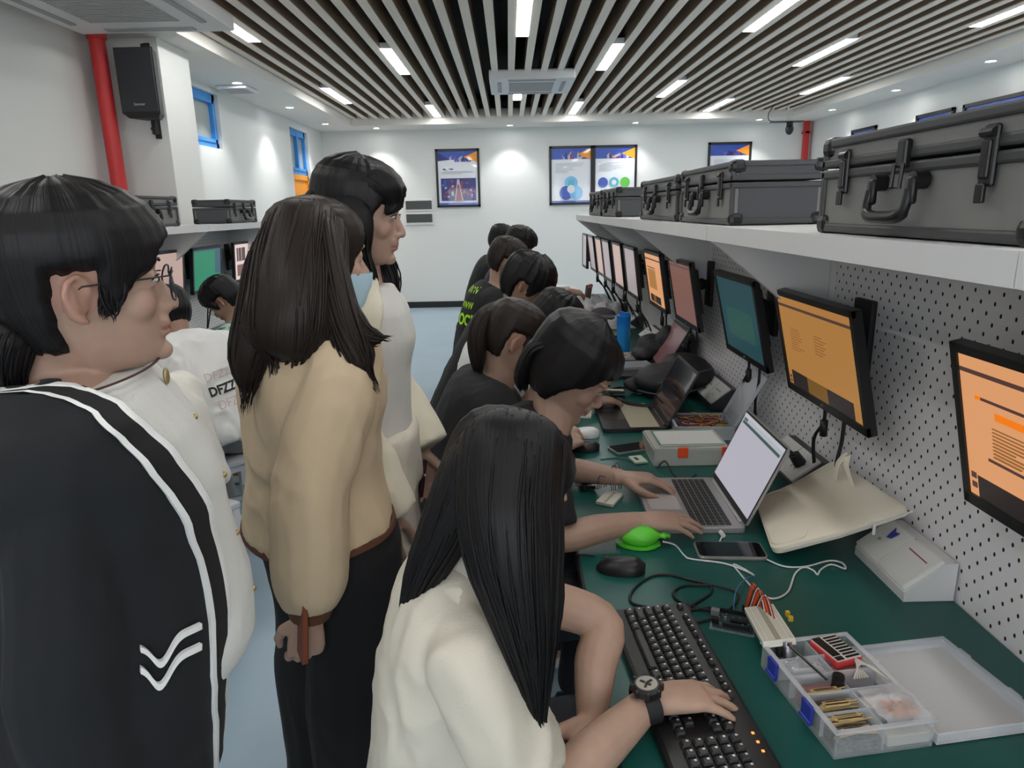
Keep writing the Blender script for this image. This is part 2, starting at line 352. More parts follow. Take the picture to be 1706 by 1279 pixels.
# air conditioners
def cassette(cx, cy, z, lx, ly, label):
    t = empty('ceiling_air_conditioner', (cx, cy, z), label, 'air conditioner')
    p = MB(); p.bx(cx-lx/2, cx+lx/2, cy-ly/2, cy+ly/2, z, z+.09, b=.012)
    p.build('housing', mat('ac_white', srgb(214, 214, 212), .45), t)
    q = MB()
    for sx in (-1, 1): q.bx(cx+sx*(lx/2-.10)-.02, cx+sx*(lx/2-.10)+.02, cy-ly*.3, cy+ly*.3, z-.008, z+.004, b=.003)
    for sy in (-1, 1): q.bx(cx-lx*.28, cx+lx*.28, cy+sy*(ly/2-.1)-.035, cy+sy*(ly/2-.1)+.035, z-.006, z+.004, b=.003)
    q.build('air_flap', mat('ac_flap', srgb(150, 150, 150), .5), t)
    g = MB(); 
    for k in range(22): yy = cy-ly*.26+ly*.52*k/21; g.bx(cx-lx*.27, cx+lx*.27, yy-.007, yy+.004, z-.007, z+.002)
    g.build('intake_grille', mat('ac_grille', srgb(165, 166, 165), .5), t)
cassette(.265, 7.85, ZC-.07, .86, .98, 'white ceiling air conditioner in the middle of the slats')
cassette(-2.2, 4.2, ZS-.1, .98, 1.22, 'white ceiling air conditioner cut by the top left edge')
# grille plate on the left soffit
t = empty('ceiling_vent', (-2.68, 7.4, ZS), 'flat white ceiling vent plate above the blue window', 'vent')
MB().bx(-2.83, -2.53, 7.25, 7.58, ZS-.03, ZS-.001, b=.006).build('plate', FIX, t)
g = MB()
for k in range(9): g.bx(-2.8, -2.56, 7.285+k*.032, 7.30+k*.032, ZS-.034, ZS-.028)
g.build('slats', mat('vent_slat', (.5, .5, .5), .5), t)
# posters
PAPER = mat('poster_paper', srgb(226, 230, 236), .25, coat=.6); PBLUE = mat('poster_blue', srgb(52, 84, 178), .25, coat=.6); PORG = mat('poster_orange', srgb(240, 150, 30), .25, coat=.6)
PNAVY = mat('poster_navy', srgb(40, 44, 120), .25, coat=.6); PRED = mat('poster_red', srgb(140, 60, 80), .25, coat=.6); PGRY = mat('poster_grey_print', srgb(170, 174, 184), .3, coat=.6)
PLB = mat('poster_light_blue', srgb(120, 190, 236), .25, coat=.6); PGRN = mat('poster_green', srgb(96, 190, 70), .25, coat=.6); PTEAL = mat('poster_teal', srgb(90, 180, 200), .25, coat=.6); PMAG = mat('poster_violet', srgb(110, 90, 190), .25, coat=.6)
PM = [PAPER, PBLUE, PORG, PNAVY, PRED, PGRY, PLB, PGRN, PTEAL, PMAG]
def poster(x0, x1, z0, z1, kind, label, M=None, group='framed posters'):
    t = empty('poster', ((x0+x1)/2, YB, z0), label, 'poster', group)
    M = M or Matrix()
    f = MB(); b = .035; y = YB
    f.bx(x0, x1, y-.03, y-.002, z0, z0+b); f.bx(x0, x1, y-.03, y-.002, z1-b, z1); f.bx(x0, x0+b, y-.03, y-.002, z0, z1); f.bx(x1-b, x1, y-.03, y-.002, z0, z1)
    p = MB(); yy = [y-.012]; X = lambda u: x0+b+(x1-x0-2*b)*u; Z = lambda u: z0+b+(z1-z0-2*b)*u
    p.bx(X(0), X(1), y-.012, y-.004, Z(0), Z(1), 0)
    def patch(pts, m):
        yy[0] -= .0004; p.add([(X(a), yy[0], Z(c)) for a, c in pts], [list(range(len(pts)))], m)
    def rect(a0, a1, c0, c1, m): patch([(a0, c0), (a1, c0), (a1, c1), (a0, c1)], m)
    def disc(a, c, r, m): rr = r*(x1-x0)/(z1-z0); patch([(a+r*cos(q*pi/12), c+rr*sin(q*pi/12)) for q in range(24)], m)
    rect(0, 1, .8 if kind else .82, 1, 1)
    rnd = random.Random(int(x0*100))
    for k in range(9): a = .3+.06*k; patch([(a, .8), (a+.05, .8), (a+.05+rnd.uniform(-.1, .1), .8+rnd.uniform(.04, .16)), (a-.01, .8+rnd.uniform(.02, .1))], rnd.choice([3, 9, 4, 5, 1]))
    patch([(.66, .89), (1, .99), (1, .79)], 2)
    if kind == 0:
        patch([(0, .82), (.36, .82), (0, .98)], 3); patch([(.0, .82), (.42, .76), (.42, .84), (.3, .84)], 0)
        rect(.12, .38, .655, .68, 3); rect(.12, .86, .62, .628, 5); rect(.06, .9, .6, .608, 5); rect(.06, .6, .58, .588, 5)
        rect(.06, .95, .08, .5, 3)
        for k in range(60):
            a = rnd.uniform(.08, .88); c = rnd.uniform(.1, .44); patch([(a, c), (a+.06, c+rnd.uniform(-.03, .03)), (a+.05, c+.05), (a-.01, c+.04)], rnd.choice([4, 4, 9, 3, 1, 5, 4]))
        patch([(.4, .08), (.62, .08), (.53, .48), (.48, .48)], 5); patch([(.43, .08), (.59, .08), (.52, .38), (.49, .38)], 4)
        rect(0, 1, 0, .04, 1)
    elif kind == 1:
        for k in range(8): rect(.1, .1+rnd.uniform(.3, .75), .72-k*.024, .727-k*.024, 5)
        disc(.5, .36, .17, 6); disc(.37, .18, .17, 1); disc(.63, .18, .17, 6); disc(.5, .36, .09, 8); disc(.5, .25, .1, 0); rect(0, 1, 0, .035, 1)
    else:
        for k in range(7): rect(.1, .1+rnd.uniform(.3, .75), .72-k*.024, .727-k*.024, 5)
        for a, m in ((.2, 1), (.48, 8), (.76, 7)): disc(a, .36, .125, m); disc(a, .36, .06, 0 if m == 8 else m); rect(a-.09, a+.09, .14, .15, 5)
        rect(0, 1, 0, .035, 1)
    ob = [f.build('frame', BLACK, t), p.build('print', PM, t)]
    t.matrix_world = M @ t.matrix_world
    return t
poster(-1.13, -.44, 1.6, 2.485, 0, 'framed poster with a dark picture hanging alone above the electrical boxes')
poster(.66, 1.345, 1.6, 2.492, 1, 'framed poster with three overlapping blue discs, left of the pair')
poster(1.35, 2.04, 1.6, 2.492, 2, 'framed poster with blue, teal and green discs, right of the pair')
poster(3.155, 3.835, 1.6, 2.5, 1, 'framed poster showing above the grey cases near the red corner pipe')
Mr = Matrix.Translation((XR, 0, 0)) @ Matrix.Rotation(-pi/2, 4, 'Z') @ Matrix.Translation((0, -YB, 0))
poster(-8.45, -7.75, 1.6, 2.5, 2, 'framed poster on the right wall, farther of the two above the big case', Mr)
poster(-7.6, -6.6, 1.6, 2.5, 0, 'framed poster on the right wall, nearer one above the big case', Mr)
poster(-10.0, -9.35, 1.6, 2.5, 1, 'framed poster on the right wall nearest the red corner pipe', Mr)
# electrical boxes
for z, lab in ((1.57, 'white recessed breaker box with grey cover, upper of the two'), (1.365, 'white recessed breaker box with grey cover, lower of the two')):
    t = empty('breaker_box', (-1.43, YB, z), lab, 'electrical box', 'breaker boxes on the far wall')
    MB().bx(-1.66, -1.2, YB-.02, YB-.001, z-.03, z+.17, b=.006).build('box_frame', WHITE, t)
    MB().bx(-1.635, -1.22, YB-.032, YB-.018, z+.01, z+.14, b=.006).build('cover', mat('smoked_cover', (.06, .065, .065), .2), t)
# camera on a ceiling pole
t = empty('ceiling_camera', (3.95, 10.3, 2.9), 'black dome camera on a white ceiling pole', 'camera')
MB().cyl((3.95, 10.3, 2.68), (3.95, 10.3, 2.9), .018).cyl((3.95, 10.3, 2.66), (3.95, 10.3, 2.70), .05).build('pole', WHITE, t, True, 40)
MB().bx(3.72, 4.16, 10.22, 10.36, 2.655, 2.668).build('plate', DGREY, t)
MB().ell((3.98, 10.28, 2.56), (.055, .06, .075)).cyl((3.98, 10.28, 2.61), (3.98, 10.28, 2.66), .045).build('camera_head', BLACK, t, True)
MB().cyl((3.97, 10.215, 2.55), (3.97, 10.235, 2.55), .03).build('lens', mat('camera_lens', (.02, .02, .03), .08), t, True, 40)
MB().tube(spline([(3.75, 10.3, 2.89), (3.68, 10.3, 2.78), (3.69, 10.3, 2.69), (3.76, 10.3, 2.67)]), .006, 6).build('cable', DGREY, t, True)
# ---------------------------------------------------------------- the two long benches with pegboard and shelf
ZD = .75
def bench(front, back, y0, y1, sgn, shelf_y1, label, peg0):
    # sgn +1: user side is -x (right bench); -1: user side is +x (left bench)
    s = sgn; X = lambda d: front+s*d      # d: distance behind the front edge
    t = empty('workbench', (X(.4), (y0+y1)/2, 0), label, 'workbench', 'long green workbenches')
    B = lambda mb, d0, d1, a, b_, z0, z1, **k: mb.bx(min(X(d0), X(d1)), max(X(d0), X(d1)), a, b_, z0, z1, **k)
    B(MB(), .004, .752, y0, y1, ZD-.03, ZD).build('worktop', GREEN, t)
    B(MB(), -.002, .004, y0, y1, ZD-.034, ZD-.0005).build('edge_band', BLACKM, t)
    B(MB(), .05, .09, y0, y1, ZD-.09, ZD-.03).build('apron', WMETAL, t)
    ys = [y0+.05+(y1-y0-.1)*k/4 for k in range(5)]
    for y in ys:
        B(MB(), .05, .1, y-.025, y+.025, 0, ZD-.03, b=.004).build('leg', WMETAL, t); B(MB(), .66, .71, y-.025, y+.025, 0, ZD-.03, b=.004).build('leg', WMETAL, t)
    base_y = (y0+y1)/2; side = 'right' if s > 0 else 'left'
    tw = t; t = empty('pegboard_partition', (X(.76), base_y, .65), f'white perforated pegboard panels standing behind the {side} workbench', 'pegboard')
    tp = t; pb = .757; seams = [y for y in (peg0+1.2*k for k in range(-2, 8)) if y0 < y < y1]
    ed = [y0]+seams+[y1]
    for a, b_ in zip(ed[:-1], ed[1:]):
        B(MB(), pb, pb+.02, a+.001, b_-.001, ZD-.1, 1.47).build('pegboard_panel', PEG, t)
    t = empty('long_shelf', (X(.6), base_y, 1.48), f'long white metal shelf carrying grey cases above the {side} monitors', 'shelf')
    for a, b_ in zip(ed[:-1], ed[1:]):
        if a > shelf_y1: break
        b2 = min(b_, shelf_y1); sh = MB()
        B(sh, .421, .78, a+.001, b2-.001, 1.482, 1.4945); sh.build('shelf_board', WMETAL, t); sh = MB(); B(sh, .40, .4195, a+.001, b2-.001, 1.455, 1.4955); sh.build('front_lip', WMETAL, t)
    for y in [q for q in ed[1:] if q < shelf_y1+.1]+[shelf_y1-.01]:
        br = MB(); yy = y-.015
        br.prism([(X(.41), yy-.002, 1.455), (X(.43), yy-.002, 1.48), (X(pb), yy-.002, 1.48), (X(pb), yy-.002, 1.20), (X(pb-.03), yy-.002, 1.20)], (0, .004, 0))
        br.prism([(X(.41), yy-.014, 1.456), (X(.413), yy-.014, 1.45), (X(pb-.03), yy-.014, 1.195), (X(pb-.03), yy-.014, 1.202)], (0, .03, 0))
        B(br, pb-.016, pb, yy-.014, yy+.016, 1.19, 1.48)
        br.build('shelf_bracket', WMETAL, t)
    return t
bench(.147, .9, -.6, 6.6, 1, 5.75, 'green workbench with white pegboard along the right side', 1.95)
bench(-1.44, -2.2, .2, 6.6, -1, 6.3, 'green workbench with white pegboard on the left, mostly behind people', 1.95)

# ---------------------------------------------------------------- monitors
BEZ = mat('monitor_bezel', (.013, .013, .014), .35); CBL = mat('black_cable', (.012, .012, .012), .5)
def scr(name, col, e=.75): return mat(name, tuple(c*.04 for c in col), .3, emit=e, ecol=col)
def monitor(y0, y1, s, xm, ztop, tilt, paint, label, cable=True, hgt=.30, swivel=0):
    """y0..y1 along the bench; s=+1 right bench (screen faces -x), -1 left bench."""
    W = y1-y0; cy = (y0+y1)/2; wall = .9 if s > 0 else -2.2
    t = empty('monitor', (wall, cy, ztop-hgt), label, 'monitor', 'monitors on the right bench' if s > 0 else 'monitors on the left bench')
    # local frame: u along the width as seen from the front, v up, n out of the screen
    R = Rz(0 if s > 0 else pi) @ Rz(swivel)
    n0 = R @ V((-1, 0, 0)); u = R @ V((0, -1, 0)); vv = V((0, 0, 1)); 
    n = (n0*cos(tilt) - vv*sin(tilt)).normalized(); v = (vv*cos(tilt)+n0*sin(tilt)).normalized()
    O = V((xm, cy, ztop)) - v*hgt/2
    P = lambda a, b, c=0: O+u*a+v*b+n*c
    def bx(mb, a0, a1, b0, b1, c0, c1, m=None):
        vs = [P(a, b, c) for a in (a0, a1) for b in (b0, b1) for c in (c0, c1)]
        mb.add(vs, [[0, 1, 3, 2], [4, 6, 7, 5], [0, 4, 5, 1], [2, 3, 7, 6], [0, 2, 6, 4], [1, 5, 7, 3]], m)
    f = MB(); w2, h2 = W/2, hgt/2; bz = .016
    bx(f, -w2, w2, -h2, h2, -.019, -.004)
    bx(f, -w2, w2, h2-bz, h2, -.004, .004); bx(f, -w2, w2, -h2, -h2+.022, -.004, .004); bx(f, -w2, -w2+bz, -h2, h2, -.004, .004); bx(f, w2-bz, w2, -h2, h2, -.004, .004)
    bx(f, -.6*w2, .6*w2, -.6*h2, .7*h2, -.05, -.019); f.build('bezel', BEZ, t)
    sc = MB(); names = [paint[0]]; A0, A1, B0, B1 = -w2+bz, w2-bz, -h2+.022, h2-bz
    bx(sc, A0, A1, B0, B1, -.004, 0.0, 0); c = .0004
    for (a0, a1, b0, b1, m) in paint[1]:
        if m not in names: names.append(m)
        bx(sc, A0+(A1-A0)*a0, A0+(A1-A0)*a1, B0+(B1-B0)*b0, B0+(B1-B0)*b1, 0, c, names.index(m)); c += .00015
    sc.build('screen', names, t)
    a = MB(); wx = wall - s*.0; pc = P(0, .02, -.05); wp = V((wall+s*.005, cy, pc.z+.01))
    bx(a, -.05, .05, -.03, .07, -.06, -.05)
    mid = (pc+wp)/2 + V((0, .03, 0))
    a.tube([pc, mid, wp], .019, 8); a.bx(min(wall-s*.012, wall+s*.004), max(wall-s*.012, wall+s*.004), cy-.045, cy+.045, pc.z-.09, pc.z+.11, b=.004)
    a.ell(mid, .028); a.build('wall_arm', BLACKM, t, True, 40)
    lg = MB(); q = P(0, -h2+.011, .0045); 
    lg.tube([P(-.006, -h2+.011, .0044), P(.006, -h2+.011, .0044)], .004, 8); lg.build('maker_badge', mat('badge_grey', (.2, .2, .2), .3, .6), t)
    if cable:
        cb = MB(); k = P(-.07 if s > 0 else .07, -h2+.02, -.035); e = V((wall-s*.03, k.y+.05, ZD+.02))
        cb.tube(spline([k, k+V((s*.005, 0, -.08)), k*.45+e*.55+V((-s*.01, .02, 0)), e]), .005, 6); cb.tube([k+V((s*.005, 0, -.08)), k+V((s*.008, .003, -.125))], .011, 8)
        k = P(.05, -h2+.02, -.035); e = V((wall-s*.03, k.y+.06, ZD+.02)); cb.tube(spline([k, k+V((s*.004, .01, -.1)), k*.4+e*.6+V((-s*.015, -.02, 0)), e]), .005, 6)
        cb.build('cable', CBL, t, True)
    return t
sO1, sO2, sD, sD2, sT = scr('screen_orange', srgb(206, 146, 78), .6), scr('screen_peach', srgb(238, 168, 116), .8), scr('screen_brown', srgb(92, 66, 60), .7), scr('screen_dark', srgb(52, 44, 44), .6), scr('screen_text', srgb(176, 116, 60), .55)
sHot = scr('screen_bright_orange', srgb(250, 128, 20), .9); sTab = scr('screen_olive', srgb(150, 110, 50), .5)
sTeal = scr('screen_teal', srgb(44, 84, 92), .6); sTeal2 = scr('screen_green_glow', srgb(52, 98, 90), .6); sBr = scr('screen_dim_rose', srgb(138, 98, 88), .7); sPk = scr('screen_pink', srgb(206, 176, 166), .75); sGy = scr('screen_pale', srgb(176, 164, 166), .75)
sGrn = scr('screen_green', srgb(38, 140, 104), .8); sGrB = scr('screen_blue_grey', srgb(70, 104, 122), .7); sPk2 = scr('screen_pale_pink', srgb(232, 208, 204), .9)
rnd = random.Random(3)
txt = [(.14, .14+rnd.uniform(.1, .2), .66-.028*k, .668-.028*k, sT) for k in range(9)]+[(.5, .5+rnd.uniform(.08, .16), .68-.03*k, .688-.03*k, sT) for k in range(7)]
page1 = [(0, 1, .885, .915, sD), (.06, .3, 0, .17, sD2), (.3, .58, .0, .17, sTab), (.58, .9, 0, .17, sD2), (.02, .045, .02, .05, sD), (.02, .045, .07, .1, sD)]+txt
page2 = [(0, 1, .875, .905, sD), (.12, 1, .715, .735, sD), (.2, 1, .615, .665, sHot), (.14, 1, .31, .33, sD), (.06, .34, .0, .16, sD2), (.34, 1, .02, .14, sTab), (.02, .05, .06, .1, sD), (.02, .05, .13, .17, sD), (.09, .12, .715, .74, sHot)]+[(.18, .18+rnd.uniform(.12, .24), .55-.024*k, .556-.024*k, sT) for k in range(9)]
TL = radians(13)
monitor(.72, 1.155, 1, .75, 1.318, TL, (sO2, page2), 'monitor with a peach page, cut by the right edge of the picture', cable=False)
monitor(1.50, 1.965, 1, .75, 1.318, TL, (sO1, page1), 'monitor with an orange page above the cream laptop sleeve')
monitor(2.135, 2.555, 1, .75, 1.318, TL, (sTeal, [(.15, .85, .2, .6, sTeal2)]), 'monitor with a dim teal screen above the black backpack')
monitor(2.90, 3.32, 1, .75, 1.318, TL*.8, (sBr, [(0, 1, .93, .95, sD)]+[(.1, .9, .8-.1*k, .806-.1*k, sT) for k in range(4)]), 'monitor with a dim rose screen, next beyond the teal one')
monitor(3.40, 3.82, 1, .73, 1.325, TL*.7, (sO2, [(0, 1, .88, .91, sD), (.1, .6, .72, .74, sD), (.12, .6, .3, .7, sO1), (.1, .75, .02, .17, sD2), (.3, .45, .02, .17, sTab)]), 'monitor with a peach page and orange block beyond the rose screen')
FM = [(4.08, sGy, 'fourth monitor from the far end, tall pale screen'), (4.5, sPk, 'third from the bench bracket, pinkish screen seen edge-on')]
far = [(4.12, .70, sGy, 'pale monitor just beyond the peach page with the orange block'), (4.62, .70, sPk, 'second pale monitor beyond the peach page, pinkish'), (5.08, .69, sGy, 'grey slanting monitor about midway to the far end'), (5.5, .69, sPk, 'pinkish edge-on monitor before the last two'), (5.92, .68, sGy, 'last but one monitor at the far end of the right bench')]
for y, x, m, lab in far: monitor(y-.19, y+.19, 1, x, 1.325, radians(7), (m, []), lab)
monitor(6.16, 6.5, 1, .68, 1.325, 0, (sGy, []), 'last monitor at the far end of the right bench, seen from its edge', cable=False)
monitor(4.55, 5.02, -1, -2.05, 1.345, radians(6), (sGrn, [(.78, 1, .35, 1, sGrB), (0, 1, .96, 1, sGrB)]), 'monitor with a green screen on the left bench')
monitor(3.98, 4.43, -1, -2.05, 1.35, radians(6), (sPk, [(.1, .3, .9, .91, sT), (.1, .25, .6, .61, sT)]), 'monitor with a blank pink screen behind the glasses of the woman in navy')
monitor(5.24, 5.7, -1, -2.05, 1.35, radians(4), (sPk2, [(.1, .5, .52, .9, sD), (.16, .2, .52, .9, sGy), (.3, .34, .52, .9, sGy), (.1, .55, .1, .42, sBr), (.6, .9, .55, .8, sGy)]), 'monitor with two photos on a pale page on the left bench')
monitor(1.72, 2.17, -1, -2.05, 1.35, radians(6), (sO2, [(.1, .9, .6, .64, sD)]), 'monitor with an orange screen behind the neck of the woman in navy')

# ---------------------------------------------------------------- instrument cases on the shelves
CASE = mat('case_aluminium_panel', srgb(120, 120, 118), .55, 0, bump=.25, bscale=700, var=.03); CEDGE = mat('case_edge_profile', srgb(64, 65, 66), .45, .1); CHW = mat('case_hardware', (.015, .015, .016), .32, .3); CSIDE = mat('case_side_panel', srgb(70, 72, 76), .6, 0, bump=.2, bscale=700)
def case(xf, y0, y1, z, s, label, depth=.25, h=.155, rz=0):
    """handle face at x=xf (towards the aisle)."""
    t = empty('instrument_case', (xf+s*depth/2, (y0+y1)/2, z), label, 'case', 'grey instrument cases on the shelves')
    X = lambda d: xf+s*d
    def B(mb, d0, d1, a, b_, z0, z1, **k): return mb.bx(min(X(d0), X(d1)), max(X(d0), X(d1)), a, b_, z0, z1, **k)
    hl = h*.68; W = y1-y0
    for nm, z0, z1 in (('body', z, z+hl-.002), ('lid', z+hl+.002, z+h)):
        o = MB(); B(o, .004, depth-.004, y0+.004, y1-.004, z0+.003, z1-.003, m=0)
        B(o, .02, depth-.02, y0+.001, y0+.006, z0+.012, z1-.012, m=2); B(o, .02, depth-.02, y1-.006, y1-.001, z0+.012, z1-.012, m=2)
        e = .016      # edge profiles
        zs = (z0, z1-e) if nm == 'lid' else (z0, z1-e)
        for zz in zs:
            zz2 = zz+e
            B(o, -.002, .012, y0, y1, zz, zz2, m=1, b=.004); B(o, depth-.012, depth+.002, y0, y1, zz, zz2, m=1, b=.004)
            B(o, 0, depth, y0-.002, y0+.012, zz, zz2, m=1, b=.004); B(o, 0, depth, y1-.012, y1+.002, zz, zz2, m=1, b=.004)
        for yy in (y0, y1-e):
            B(o, -.002, .010, yy, yy+e, z0, z1, m=1, b=.004); B(o, depth-.010, depth+.002, yy, yy+e, z0, z1, m=1, b=.004)
        p_ = o.build(nm, [CASE, CEDGE, CSIDE], t)
        zc = z if nm == 'body' else z+h
        for yy in (y0, y1):
            for dd in (0, depth):
                c = MB(); c.box((X(dd)+(s*.016 if dd == 0 else -s*.016), yy+(.016 if yy == y0 else -.016), zc+(.014 if nm == 'body' else -.014)), (.042, .042, .036), None, None, .012); c.build('corner_guard', CHW, p_)
    for k in (.17, .83):
        y = y0+W*k; l = MB()
        B(l, -.007, .001, y-.013, y+.013, z+hl-.045, z+hl+.03, b=.005); B(l, -.011, -.005, y-.008, y+.008, z+hl-.035, z+hl+.012, b=.003); l.cyl((X(-.007), y-.012, z+hl+.02), (X(-.007), y+.012, z+hl+.02), .006, 10)
        B(l, -.012, -.006, y-.008, y+.008, z+hl-.064, z+hl-.04, b=.002)
        l.build('latch', CHW, t)
    y = (y0+y1)/2; l = MB(); B(l, -.012, .001, y-.012, y+.012, z+hl-.012, z+hl+.03, b=.004); l.tube([V((X(-.012), y-.012, z+hl-.005)), V((X(-.014), y-.012, z+hl-.04)), V((X(-.014), y+.012, z+hl-.04)), V((X(-.012), y+.012, z+hl-.005))], .003, 6); l.build('clasp', CHW, t)
    hd = MB(); zz = z+hl*.62; hw = min(.055, W*.13)
    for q in (-1, 1): hd.cyl((X(.0), y+q*hw, zz+.012), (X(-.02), y+q*hw, zz+.012), .013, 12); hd.box((X(-.02), y+q*hw, zz-.002), (.012, .02, .04), None, None, .005)
    hd.tube(spline([V((X(-.022), y-hw, zz)), V((X(-.027), y-hw*.9, zz-.034)), V((X(-.029), y, zz-.040)), V((X(-.027), y+hw*.9, zz-.034)), V((X(-.022), y+hw, zz))]), [.007]*6+[.0095]*13+[.007]*6, 10)
    hd.build('handle', CHW, t, True, 50)
    return t
ZSH = 1.497
case(.595, .79, 1.36, ZSH, 1, 'grey instrument case with black handle, nearest and largest on the right shelf', h=.165, depth=.3)
case(.595, 1.9, 2.46, ZSH, 1, 'grey instrument case second from the camera, its dark long side showing', h=.165)
case(.595, 2.52, 3.2, ZSH, 1, 'grey instrument case touching the far end of the second case', h=.158)
case(.60, 3.95, 4.5, ZSH, 1, 'grey instrument case fourth along the right shelf, beside the poster pair', h=.158)
case(.60, 4.62, 5.25, ZSH, 1, 'grey instrument case at the far end of the right shelf', h=.158)
case(-1.875, 4.8, 5.3, ZSH, -1, 'grey instrument case on the left shelf over the green monitor')
case(-1.875, 3.45, 4.05, ZSH, -1, 'grey instrument case on the left shelf, half hidden by the woman in navy', h=.16)
# ---------------------------------------------------------------- things on the benches
D = lambda x, y, z=ZD: atZ(x, y, z)
CLEAR = mat('clear_plastic', (.86, .89, .92), .12, alpha=.16, coat=.5); CLEAR2 = mat('frosted_plastic', (.78, .82, .87), .25, alpha=.42)
KEY = mat('key_black', (.022, .022, .023), .42); KEYLEG = mat('key_print', (.6, .6, .6), .5); LEDO = mat('led_orange', (1, .25, .05), .4, emit=2)
def frame(o, rz): return Matrix.Translation(V(o)) @ Matrix.Rotation(rz, 4, 'Z')
class LMB(MB):      # an MB whose points are put through a matrix
    def __init__(s, M): super().__init__(); s.M = M
    def add(s, vs, fs, m=None, uvs=None): return super().add([s.M @ V(p) for p in vs], fs, m, uvs)
def clutter(name, label, cat, mb, m, smooth=False, ang=40, group=None): return tag(mb.build(name, m, None, smooth, ang if smooth else None), label, cat, group)
def cable(pts, r, m, name, label, z=None, cat='cable', group=None):
    z = ZD+r+.0008 if z is None else z; P = [p if isinstance(p, V) else D(p[0], p[1], z if len(p) < 3 else p[2]) for p in pts]
    return clutter(name, label, cat, MB().tube(spline(P, 8), r, 7), m, True, 60, group)

# keyboard of the nearest person: u runs from the Esc end towards the camera, w from the F-row to the space bar
kM = frame((.342, 1.245, ZD), radians(4.2)) @ Matrix(((0, -1, 0, 0), (-1, 0, 0, 0), (0, 0, 1, 0), (0, 0, 0, 1)))
t = empty('keyboard', kM @ V((.22, .07, 0)), 'large black computer keyboard under the hand with the watch', 'keyboard')
k = LMB(kM)
rings = []
def rr(x0, x1, y0, y1, z, r=.012, n=5):
    out = []
    for cx, cy, a0 in ((x1-r, y1-r, 0), (x0+r, y1-r, pi/2), (x0+r, y0+r, pi), (x1-r, y0+r, 1.5*pi)):
        for q in range(n): a = a0+q*pi/2/(n-1); out.append(V((cx+r*cos(a), cy+r*sin(a), z)))
    return out
def tilt(ring): return [V((p.x, p.y, p.z if p.z < .003 else p.z+.008*(1-p.y/.155))) for p in ring]
k.loft([tilt(rr(0, .445, 0, .158, .0005)), tilt(rr(-.001, .446, -.001, .159, .006)), tilt(rr(.001, .444, .001, .157, .015)), tilt(rr(.006, .439, .006, .152, .018))])
k.build('keyboard_case', BLACK, t)
kk = LMB(kM); kl = LMB(kM)
def key(u, w_, du, dw):
    z = .016+.008*(1-w_/.155); g = .0012
    kk.loft([rr(u+g, u+du-g, w_+g, w_+dw-g, z, .002, 3), rr(u+g+.001, u+du-g-.001, w_+g+.001, w_+dw-g-.001, z+.006, .002, 3), rr(u+g+.003, u+du-g-.003, w_+g+.002, w_+dw-g-.004, z+.0088, .002, 3)])
    if du < .05: kl.box((u+.0065, w_+.0065, z+.0089), (.0035, .004, .0003))
K = .0188; u0 = .014
W0 = .012
for a in [0]+[2+i+(i//4)*.5 for i in range(12)]: key(u0+a*K*.98, W0, K*.95, .014)
rowsK = [[1]*13+[2], [1.5]+[1]*12+[1.5], [1.75]+[1]*11+[2.25], [2.25]+[1]*10+[2.75], [1.25, 1.25, 1.25, 6.25, 1.25, 1.25, 1.25, 1.25]]
for r_, row in enumerate(rowsK):
    a = 0
    for q in row: key(u0+a*K, W0+.026+r_*K, q*K, K); a += q
for r_ in (0, 1, 4):
    for c in range(3): key(u0+15.3*K+c*K, W0+.026+r_*K, K, K)
key(u0+16.3*K, W0+.026+3*K, K, K)
for r_ in range(5):
    for c in range(4): key(u0+18.65*K+c*K, W0+.026+r_*K, K, K)
kk.build('keys', KEY, t); kl.build('key_lettering', KEYLEG, t)
ld = LMB(kM)
for q in range(3): ld.box((.365+q*.018, .016, .0262), (.004, .004, .001))
ld.build('indicator_light', LEDO, t)
# mice
def smooth_(a, b, x): t = min(1, max(0, (x-a)/(b-a))); return t*t*(3-2*t)
def mouse(c, rz, m, label, s=1.):
    M = frame(c, rz) @ Matrix.Scale(s, 4); mb = LMB(M); rings = []
    for a in range(0, 13):
        tt = a/12; x = -.055+.11*tt; wd = .031*math.sqrt(max(.02, 1-abs(2*tt-1)**2.7))*(1-.12*tt); h = .036*math.sqrt(max(.03, 1-abs((tt-.38)/.66)**2.2 if abs((tt-.38)/.66) < 1 else .03)*math.sqrt(.35+.65*smooth_(0, .16, tt))*math.sqrt(.45+.55*smooth_(1, .8, tt)))
        rings.append([V((x, wd*cos(q*pi/10), max(.001, h*sin(q*pi/10)**.8))) for q in range(11)]+[V((x, -wd*.96+wd*1.92*q/4, .0008)) for q in range(1, 4)])
    mb.loft(rings)
    t = mb.build('computer_mouse', m, None, True, 60); tag(t, label, 'mouse', 'computer mice')
    w_ = LMB(M); w_.cyl((.032, -.004, .026), (.032, .004, .026), .0085, 12); w_.build('scroll_wheel', DGREY, t, True, 40)
    return t
mouse(D(1034, 951), radians(170), BLACK, 'black glossy mouse in front of the green rubber bulb')
cable([(990, 926), (975, 924), (964, 925, ZD+.004), (958, 935, ZD-.03)], .0018, CBL, 'mouse_cable', 'thin black mouse cable running over the worktop edge')
mouse(D(973, 727), radians(178), mat('white_gloss', (.75, .75, .74), .25), 'white mouse beside the small white breadboard')
mouse(D(973, 750), radians(175), BLACK, 'black mouse right under the white mouse', .95)
